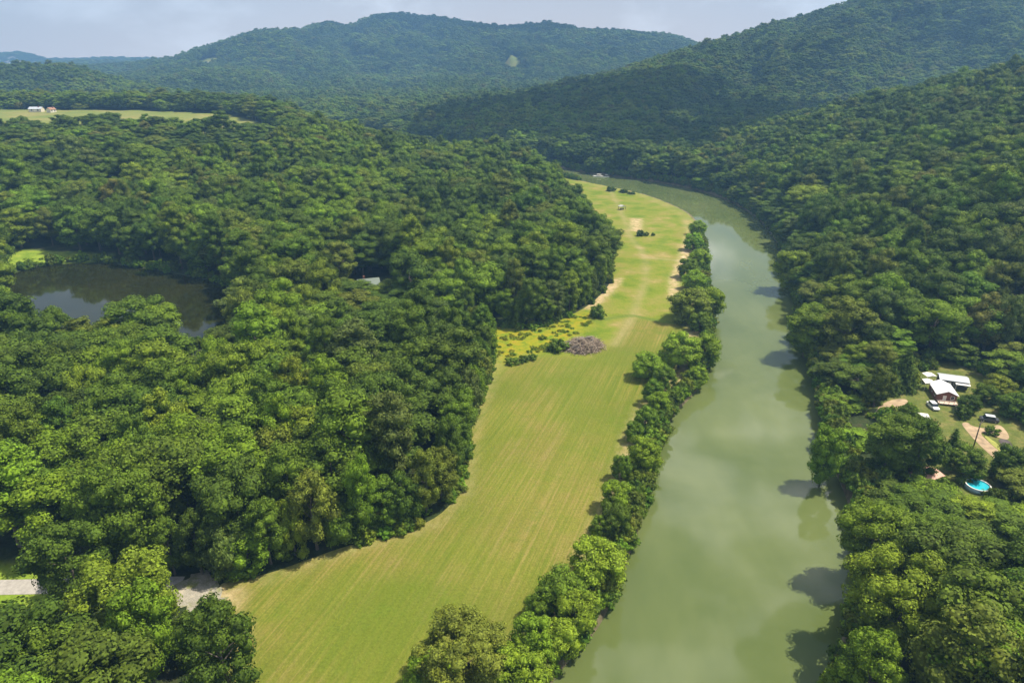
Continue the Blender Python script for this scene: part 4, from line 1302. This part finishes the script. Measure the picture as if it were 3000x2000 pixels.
# round pool
x, y = P(2866, 1419, ZY + 1.2)
po = empty('swimming_pool', (x, y, ZY)); tag(po, 'round turquoise pool above ground with a white rim among trees', 'swimming pool')
m = MB(); m.ring(0, 0, 2.55, 2.62, -.3, 1.18); m.build('wall', plain('pale_blue_steel', (0.35, 0.52, 0.62), .5), po, True)
m = MB(); m.ring(0, 0, 2.50, 2.74, 1.18, 1.25); m.build('rim', M_WHITE, po)
t = NT('pool_water'); t.bump(t.noise(t.coord(), 3, 3), .15, .05)
m = MB(); m.disc(0, 0, 1.02, 2.549); m.build('water', t.base((0.03, 0.42, 0.52), 0.08, 0.5), po)
m = MB()
for s in (-.25, .25):
    m.tube([(s + 2.1, -1.7, 0), (s + 1.9, -1.5, 1.7), (s + 1.6, -1.25, 1.7), (s + 1.5, -1.15, .9)], [.03] * 4, 6)
for zz in (.35, .7, 1.05): m.box(1.84, 2.36, -1.72, -1.52, zz, zz + .04)
m.build('ladder', M_RIM, po)

# sheds near the bank
A, B = P(2742, 1374, 6.6), P(2690, 1392, 6.6)
building('shed', 'low shed with a flat salmon coloured roof among the yard trees', 'shed', A, B, 4.2, ZY, 2.0, 0.45, M_CREAM, M_ROOFSALMON, over=0.3, doors=[('left', 0, 0.9, 1.9)], windows=[('right', 1.0, .7, .7, 1.3)])
A, B = P(2668, 1328, 6.6), P(2642, 1340, 6.6)
building('shed', 'small brown roofed shed showing between the dark yard trees', 'shed', A, B, 3.0, ZY, 2.0, 0.7, M_BRICK, M_BROWNROOF, over=0.25, doors=[('left', 0, 0.9, 1.9)])

# ---- white house in the wood left of the meadow
hz_ = hgt(-60, 281)
A, B = P(1108, 812, hz_ + 6.2), P(1048, 818, hz_ + 6.2)
wh = building('white_house', 'white house with a green grey roof among the trees behind the meadow', 'house', B, A, 6.6, hz_, 3.8, 2.2, M_WHITE, M_ROOFGREEN, over=0.4,
    windows=[('near', 0, 1.0, 1.2, 4.3), ('near', -1.5, 1.1, 1.2, 1.7), ('left', -2.6, 1.1, 1.2, 1.8), ('left', 0.6, 1.1, 1.2, 1.8), ('left', 3.0, 1.1, 1.2, 1.8)], doors=[('near', 1.5, 1, 2.1)], chimney=(1.2, 1.5, 0.8))

# ---- far houses
def far_house(u, v, L, W, label, rz=0.3, roof=None, lift=0.0, at_=None):
    p = at_ or pick(u, v)
    z = hgt(*p)
    d = (math.cos(rz) * L / 2, math.sin(rz) * L / 2)
    return building('farmhouse', label, 'house', (p[0] + d[0], p[1] + d[1]), (p[0] - d[0], p[1] - d[1]), W, z, 3.0, 1.8, M_CREAM, roof or M_ROOFWHITE,
        windows=[('right', -L / 4, 1.3, 1.3, 1.9), ('right', L / 4, 1.3, 1.3, 1.9)], doors=[('right', 0, 1.1, 2.2)], chimney=(0.8, L / 4, 0.8))
far_house(0, 0, 12, 7, 'pale farmhouse at the back of the plateau field', 0.1, M_ROOFGREY, at_=FARMP)
far_house(0, 0, 7, 5, 'small pale outbuilding right of the plateau farmhouse', 1.3, M_BROWNROOF, at_=(FARMP[0] + 17, FARMP[1] - 3))
far_house(607, 188, 26, 12, 'white house alone on the distant wooded ridge', 0.1)
far_house(1016, 292, 16, 9, 'tiny white house beside the green fields in the far valley', 0.2)

# ---- things on the meadow
x, y = P(1822, 614, ZM)
sh = empty('shelter', (x, y, ZM), 0.5); tag(sh, 'small pale roofed shelter on posts in the far rough meadow', 'shelter')
m = MB(); m.loft([[(-2.3, yy, 2.3), (2.3, yy, 2.3), (2.3, yy, 2.42), (0, yy, 3.2), (-2.3, yy, 2.42)] for yy in (-1.7, 1.7)]); m.build('roof', plain('pale_tin', (0.40, 0.40, 0.37), .6), sh)
for a in (-2.0, 2.0):
    for b in (-1.4, 1.4):
        m = MB(); m.box(a - .1, a + .1, b - .1, b + .1, -.2, 2.3); m.build('post', M_BARK, sh)
m = MB(); m.box(-1.6, 1.6, -.5, .5, .7, .8); m.box(-1.2, -1.0, -.4, .4, 0, .7); m.box(1.0, 1.2, -.4, .4, 0, .7); m.build('table', M_DARKW, sh)

# brush pile
x, y = P(1712, 1014, ZM + 0.6)
bp = empty('brush_pile', (x, y, ZM), 0.35); tag(bp, 'big grey brown pile of cut branches on the mown meadow', 'brush pile')
rg = random.Random(3)
M_BRUSH = plain('weathered_brush', (0.30, 0.235, 0.165), 0.95, 0.5, 1.5)
M_BRUSHD = plain('dark_brush', (0.15, 0.11, 0.085), 0.95, 0.4, 1.5)
def mound(a, r):  # height of the heap
    return 3.0 * max(0, 1 - r * r) ** 0.7 * (1 + 0.18 * math.sin(3 * a + 1) + 0.12 * math.sin(5 * a))
V = []; F = []
NR, NA = 9, 36
for i in range(NR):
    for j in range(NA):
        a = 2 * math.pi * j / NA; r = (i + .001) / (NR - 1)
        wob = 1 + 0.10 * math.sin(2 * a + .6) + 0.07 * math.sin(5 * a) + rg.uniform(-.04, .04)
        V.append((math.cos(a) * r * 7.0 * wob, math.sin(a) * r * 5.6 * wob, mound(a, r) - .15 + rg.uniform(-.15, .15)))
        if i: F.append(((i - 1) * NA + j, (i - 1) * NA + (j + 1) % NA, i * NA + (j + 1) % NA, i * NA + j))
mesh_obj('heap', V, F, M_BRUSHD, bp)
m = MB(); m2 = MB(); m3 = MB()
for q_ in range(1000):
    a = rg.uniform(0, 6.283); r = math.sqrt(rg.random()) * (1.0 if q_ < 880 else 1.28)
    px, py = math.cos(a) * r * 7.1, math.sin(a) * r * 5.7
    pz = mound(a, r) + rg.uniform(-.1, .35)
    L = rg.uniform(1.2, 4.6); th = rg.gauss(0.9, .8); el = rg.gauss(0, .22)
    d = Vector((math.cos(th) * math.cos(el), math.sin(th) * math.cos(el), math.sin(el))) * L / 2
    c = Vector((px, py, pz))
    mid = c + Vector((rg.uniform(-.2, .2), rg.uniform(-.2, .2), rg.uniform(0, .2)))
    rr = rg.uniform(.03, .085)
    (m, m2, m, m3)[q_ % 4].tube([c - d, mid, c + d], [rr, rr * .9, rr * .4], 4)
m.build('branches', M_BRUSH, bp); m2.build('branches', M_BRUSHD, bp); m3.build('branches', plain('pale_brush', (0.42, 0.35, 0.27), 0.95, 0.3, 1.5), bp)
for i in range(9):
    m = MB(); a = rg.uniform(0, 6.283); r = rg.uniform(.1, .75)
    c = Vector((math.cos(a) * r * 7, math.sin(a) * r * 5.6, mound(a, r) + .25)); th = rg.uniform(0, 3.1)
    d = Vector((math.cos(th), math.sin(th), rg.uniform(-.15, .15))) * rg.uniform(1.5, 3)
    m.tube([c - d, c, c + d], [.22, .19, .13], 7); m.build('log', M_DEADWOOD, bp)

# boats at the far bank
def boat(u, v, L, W, rz, label):
    x, y = P(u, v, 0.3)
    root = empty('boat', (x, y, 0), rz); tag(root, label, 'boat', 'white boats at the far bank')
    m = MB(); w = W / 2
    m.loft([[(-w * k * .7, yy, -.25), (w * k * .7, yy, -.25), (w * k, yy, .75 + e), (-w * k, yy, .75 + e)] for yy, k, e in ((-L / 2, .9, 0), (0, 1, 0), (L * .3, .8, .1), (L / 2, .12, .3))])
    m.build('hull', M_WHITE, root)
    m = MB(); m.loft([[(-w * .7, yy, 2.2), (w * .7, yy, 2.2), (w * .65, yy, 2.3), (-w * .65, yy, 2.3)] for yy in (-L * .3, L * .12)]); m.build('canopy', M_WHITE, root)
    for sx in (-1, 1):
        for yy in (-L * .28, L * .1):
            m = MB(); m.tube([(sx * w * .65, yy, .7), (sx * w * .65, yy, 2.2)], [.04, .04], 6); m.build('post', M_RIM, root)
boat(1752, 517, 9.5, 3.2, math.radians(75), 'larger white boat with a canopy moored at the far river bend')
boat(1775, 518.5, 6.0, 2.2, math.radians(110), 'smaller white boat right of the larger one at the far bend')

# dead tree in the left wood
dt = empty('dead_tree', (SNAG[0], SNAG[1], hgt(*SNAG))); tag(dt, 'bare grey dead tree poking out of a gap in the wood', 'dead tree')
tm = trunk_mesh('trunk', 77, 14.5, 6, 0.30, limbs=9, mat=M_DEADWOOD)
o = link('trunk', tm, dt)
m = MB(); rg = random.Random(9)
for i in range(26):
    a = rg.uniform(0, 6.28); z = rg.uniform(7, 13.5); L = rg.uniform(1.5, 3.5)
    p0 = (math.cos(a) * .8, math.sin(a) * .8, z); p1 = (math.cos(a) * (0.8 + L), math.sin(a) * (.8 + L), z + L * rg.uniform(.5, 1.1))
    m.tube([(0, 0, z - .4), p0, p1], [.10, .07, .02], 5)
m.build('branches', M_DEADWOOD, dt)
# ------------------------------------------------------------------ the rest of the wood: one object each, instances of the same crowns
def instancer(name, items, sources, label, cat, with_trunk=False):
    """items: (x, y, z, k, sx, sz, rot, tint); sources: k -> list of objects"""
    n = len(items)
    me = bpy.data.meshes.new(name)
    A = np.array([[q[0], q[1], q[2]] for q in items], np.float32)
    me.vertices.add(n); me.vertices.foreach_set('co', A.ravel())
    def at(nm, typ, fld, arr):
        a = me.attributes.new(nm, typ, 'POINT'); a.data.foreach_set(fld, arr)
    at('variant', 'INT', 'value', np.array([q[3] for q in items], np.int32))
    at('size', 'FLOAT_VECTOR', 'vector', np.array([[q[4], q[4], q[5]] for q in items], np.float32).ravel())
    at('turn', 'FLOAT_VECTOR', 'vector', np.array([[0, 0, q[6]] for q in items], np.float32).ravel())
    at('tint', 'FLOAT_COLOR', 'color', np.array([list(q[7]) + [1] for q in items], np.float32).ravel())
    o = link(name, me)
    o['kind'] = 'stuff'; o['label'] = label; o['category'] = cat
    ng = bpy.data.node_groups.new(name, 'GeometryNodeTree')
    ng.interface.new_socket('Geometry', in_out='INPUT', socket_type='NodeSocketGeometry')
    ng.interface.new_socket('Geometry', in_out='OUTPUT', socket_type='NodeSocketGeometry')
    N, Lk = ng.nodes, ng.links
    gi = N.new('NodeGroupInput'); go = N.new('NodeGroupOutput')
    join = N.new('GeometryNodeJoinGeometry')
    def named(nm, typ):
        a = N.new('GeometryNodeInputNamedAttribute'); a.data_type = typ; a.inputs['Name'].default_value = nm
        return a.outputs['Attribute']
    var, size, turn = named('variant', 'INT'), named('size', 'FLOAT_VECTOR'), named('turn', 'FLOAT_VECTOR')
    e2r = N.new('FunctionNodeEulerToRotation'); Lk.new(turn, e2r.inputs[0])
    for k, objs in sources.items():
        cmp = N.new('FunctionNodeCompare'); cmp.data_type = 'INT'; cmp.operation = 'EQUAL'
        Lk.new(var, [s for s in cmp.inputs if s.type == 'INT'][0])
        [s for s in cmp.inputs if s.type == 'INT'][1].default_value = k
        iop = N.new('GeometryNodeInstanceOnPoints')
        Lk.new(gi.outputs[0], iop.inputs['Points'])
        Lk.new(cmp.outputs[0], iop.inputs['Selection'])
        src = N.new('GeometryNodeJoinGeometry')
        for ob in objs:
            oi = N.new('GeometryNodeObjectInfo'); oi.transform_space = 'ORIGINAL'
            oi.inputs['Object'].default_value = ob; oi.inputs['As Instance'].default_value = False
            Lk.new(oi.outputs['Geometry'], src.inputs[0])
        Lk.new(src.outputs[0], iop.inputs['Instance'])
        Lk.new(e2r.outputs[0], iop.inputs['Rotation'])
        Lk.new(size, iop.inputs['Scale'])
        Lk.new(iop.outputs[0], join.inputs[0])
    Lk.new(join.outputs[0], go.inputs[0])
    md = o.modifiers.new('scatter', 'NODES'); md.node_group = ng
    return o

SRC = {k: list(v) for k, v in CROWN_SRC.items()}
rest = [t_ for t_ in TREES if t_['i'] not in single]
near = [(q['x'], q['y'], q['z'], q['k'], q['sx'], q['sz'], q['rot'], q['tint']) for q in rest if q['y'] < 700]
far = [(q['x'], q['y'], q['z'], q['k'], q['sx'], q['sz'], q['rot'], q['tint']) for q in rest if q['y'] >= 700]
print('near wood', len(near), 'far wood', len(far), 'kinds', sorted(SRC))
instancer('woodland', near, SRC, 'dense summer woodland covering the spur and the slope beside the river', 'woodland')
instancer('mountain_forest', far, {k: v[:1] for k, v in SRC.items()}, 'hazy forest covering the distant mountain slopes and valley', 'forest')


instancer('undergrowth', under, {0: [BUSHES[0]], 1: [BUSHES[1]]}, 'leafy undergrowth along the edges of the wood and the river banks', 'undergrowth')
instancer('weeds', weeds, {2: [wb]}, 'yellow green weeds in the rough corner by the brush pile and pond', 'weeds')

# ------------------------------------------------------------------ what sets each tree apart
WORD = {0: 'round', 1: 'round', 2: 'broad', 3: 'broad', 4: 'oval', 5: 'oval', 6: 'domed', 7: 'ragged', 8: 'bushy', 9: 'bushy', 10: 'pine', 11: 'cedar', 12: 'spreading'}
def zone_of(q):
    x, y = np.array([q['x']]), np.array([q['y']])
    X, Y = q['x'], q['y']
    dr = float(sd_poly(x, y, RIVER)[0]); dm = float(sd_poly(x, y, MEADOW)[0]); dp = float(sd_poly(x, y, POND)[0])
    dyd = float(sd_poly(x, y, YARD)[0]); dg = float(sd_poly(x, y, GRAVEL)[0]); dro = float(sd_line(x, y, ROAD)[0])
    if q['zone'] == 'yard' or dyd < -2: return 'in the cabin yard'
    if X > 60 or (q['zone'] == 'right'):
        if q['zone'] != 'strip':
            if dyd < 9: return 'edging the cabin yard'
            if dr < 9: return 'overhanging the far river bank'
            return 'in the wood across the river' if Y < 230 else 'on the slope across the river'
    if q['zone'] == 'strip': 
        return 'on the riverside strip' + (' at the bend' if Y > 300 else ' by the pile' if Y > 225 else ' mid meadow' if Y > 140 else ' in front')
    if dg < 10: return 'beside the gravel lot'
    if dro < 12 and X < -60: return 'beside the grey road'
    if dp < 14: return 'on the pond shore'
    if math.hypot(X + 60, Y - 281) < 28: return 'around the white house'
    if dm < 8: return 'along the meadow edge'
    if math.hypot(X - SNAG[0], Y - SNAG[1]) < 18: return 'near the dead tree'
    if dm < 26: return 'behind the meadow edge'
    if Y < 122: return 'between road and camera' if Y < 100 else 'behind the grey road'
    if Y < 165: return 'in the wood behind the road'
    if Y < 215: return 'in the wood before the pond'
    return 'in the wood past the pond'
ONE = [t_ for t_ in TREES if 'root' in t_]
for q in ONE:
    q['zn'] = zone_of(q)
    kd = KIND[q['k']]; hh = kd['h'] * q['sz']
    q['what'] = TINTS[q['ti']][0] + ' ' + WORD[q['k']]
    big = 'large ' if kd['r'] * q['sx'] > 6.6 else ('small ' if kd['r'] * q['sx'] < 3.6 else '')
    q['lab'] = big + q['what'] + ' tree ' + q['zn']
def uniq(lst, key):
    d = {}
    for q in lst: d.setdefault(q[key], []).append(q)
    return d
pts = np.array([(q['u'], q['v']) for q in ONE])
def neighbours(q):
    d = pts - np.array([q['u'], q['v']])
    r = np.hypot(d[:, 0], d[:, 1]) + np.where(np.hypot(d[:, 0], d[:, 1]) < 1e-6, 1e9, 0)
    out = []
    for word, m in (('right of', d[:, 0] < -np.abs(d[:, 1]) * 0.8), ('left of', d[:, 0] > np.abs(d[:, 1]) * 0.8), ('below', d[:, 1] < -np.abs(d[:, 0]) * 0.8), ('above', d[:, 1] > np.abs(d[:, 0]) * 0.8)):
        if m.any():
            j = int(np.argmin(np.where(m, r, 1e9)))
            if r[j] < 330: out.append((float(r[j]), word, ONE[j]))
    out.sort(key=lambda s: s[0])
    return out
USED = set()
for lab, qs in list(uniq(ONE, 'lab').items()):
    if len(qs) == 1: continue
    for q in qs:
        q['opts'] = [lab.replace('large ', '').replace('small ', '').replace(' on the riverside strip', ' on riverside strip') + ', ' + w + ' ' + n['what'] + ' tree' for r, w, n in neighbours(q)]
    cnt = {}
    for q in qs:
        for o_ in q['opts']: cnt[o_] = cnt.get(o_, 0) + 1
    for q in qs:
        good = [o_ for o_ in q['opts'] if cnt[o_] == 1]
        good = [o_ for o_ in good if o_ not in USED]
        if good: q['lab2'] = good[0]; USED.add(good[0])
    left = [q for q in qs if 'lab2' not in q]
    left.sort(key=lambda q: q['v'])
    ordn = ['nearest', 'second nearest', 'third nearest', 'fourth nearest', 'fifth nearest', 'sixth nearest']
    allv = sorted(qs, key=lambda q: -q['v'])
    for q in left:
        i = allv.index(q)
        q['lab2'] = lab + ', ' + (ordn[i] if i < 6 else 'number %d' % (i + 1)) + ' of its kind'
for q in ONE:
    q['root']['label'] = q.get('lab2', q['lab'])
    q['root']['category'] = 'tree'
    q['root']['group'] = {'yard': 'trees in the cabin yard', 'strip': 'trees of the riverside strip', 'edge': 'trees of the wood left of the meadow'}.get(q['zone'], 'trees of the wood across the river' if q['x'] > 60 else 'trees of the wood left of the meadow')
# ------------------------------------------------------------------ haze: one even box of air
def haze_box():
    x0, x1, y0, y1, z0, z1 = -5650, 5650, -5650, 5650, -4.0, 640
    V = [(x, y, z) for z in (z0, z1) for x, y in ((x0, y0), (x1, y0), (x1, y1), (x0, y1))]
    F = [(3, 2, 1, 0), (4, 5, 6, 7), (0, 1, 5, 4), (1, 2, 6, 5), (2, 3, 7, 6), (3, 0, 4, 7)]
    m = bpy.data.materials.new('haze'); m.use_nodes = True
    n, l = m.node_tree.nodes, m.node_tree.links
    n.remove(n['Principled BSDF'])
    pv = n.new('ShaderNodeVolumePrincipled')
    pv.inputs['Color'].default_value = (0.21, 0.44, 0.77, 1)
    pv.inputs['Density'].default_value = 2.7e-4
    pv.inputs['Anisotropy'].default_value = 0.1
    l.new(pv.outputs[0], n['Material Output'].inputs['Volume'])
    return mesh_obj('haze', V, F, m, kind='stuff')
haze = haze_box()
haze['label'] = 'thin pale blue summer haze filling the valley'; haze['category'] = 'haze'

# ------------------------------------------------------------------ clouds added out of view, shading the slope beyond the bend and far mountain
M_CLOUD = plain('cloud_white', (0.85, 0.85, 0.86), 1.0, 0.03, 0.01, spec=0.0)
def shade_cloud(cx, cy, cz, rx, ry, rz, seed):
    rg = np.random.default_rng(seed)
    V, F = [], []; off = 0
    iv, if_ = ico(3)
    for _ in range(46):
        a = rg.uniform(0, 6.28); r = math.sqrt(rg.random()) * 0.85
        q = rg.uniform(0.16, 0.34) * (1.15 - 0.6 * r)
        c = np.array([math.cos(a) * r * rx, math.sin(a) * r * ry, rg.uniform(0.05, 0.55) * rz * (1.1 - r)])
        w = iv * np.array([q * rx, q * ry, q * (rx + ry) * 0.33]) * (1 + 0.10 * rg.normal(size=(len(iv), 1)))
        w[:, 2] = np.where(w[:, 2] < 0, w[:, 2] * 0.35, w[:, 2])
        V.append(w + c); F.append(if_ + off); off += len(iv)
    me = np_mesh('shade_cloud', np.vstack(V), np.vstack(F), M_CLOUD, True)
    o = link('shade_cloud', me); o.location = (cx, cy, cz); o['kind'] = 'structure'
OFF = (math.sin(SUN_AZ) / math.tan(SUN_EL), math.cos(SUN_AZ) / math.tan(SUN_EL))
for (tx, ty), rx, ry, sd in [((190, 970), 330, 300, 1), ((-250, 2800), 700, 300, 2),]:
    shade_cloud(tx + OFF[0] * 1150, ty + OFF[1] * 1150, 1200, rx, ry, 220, sd)
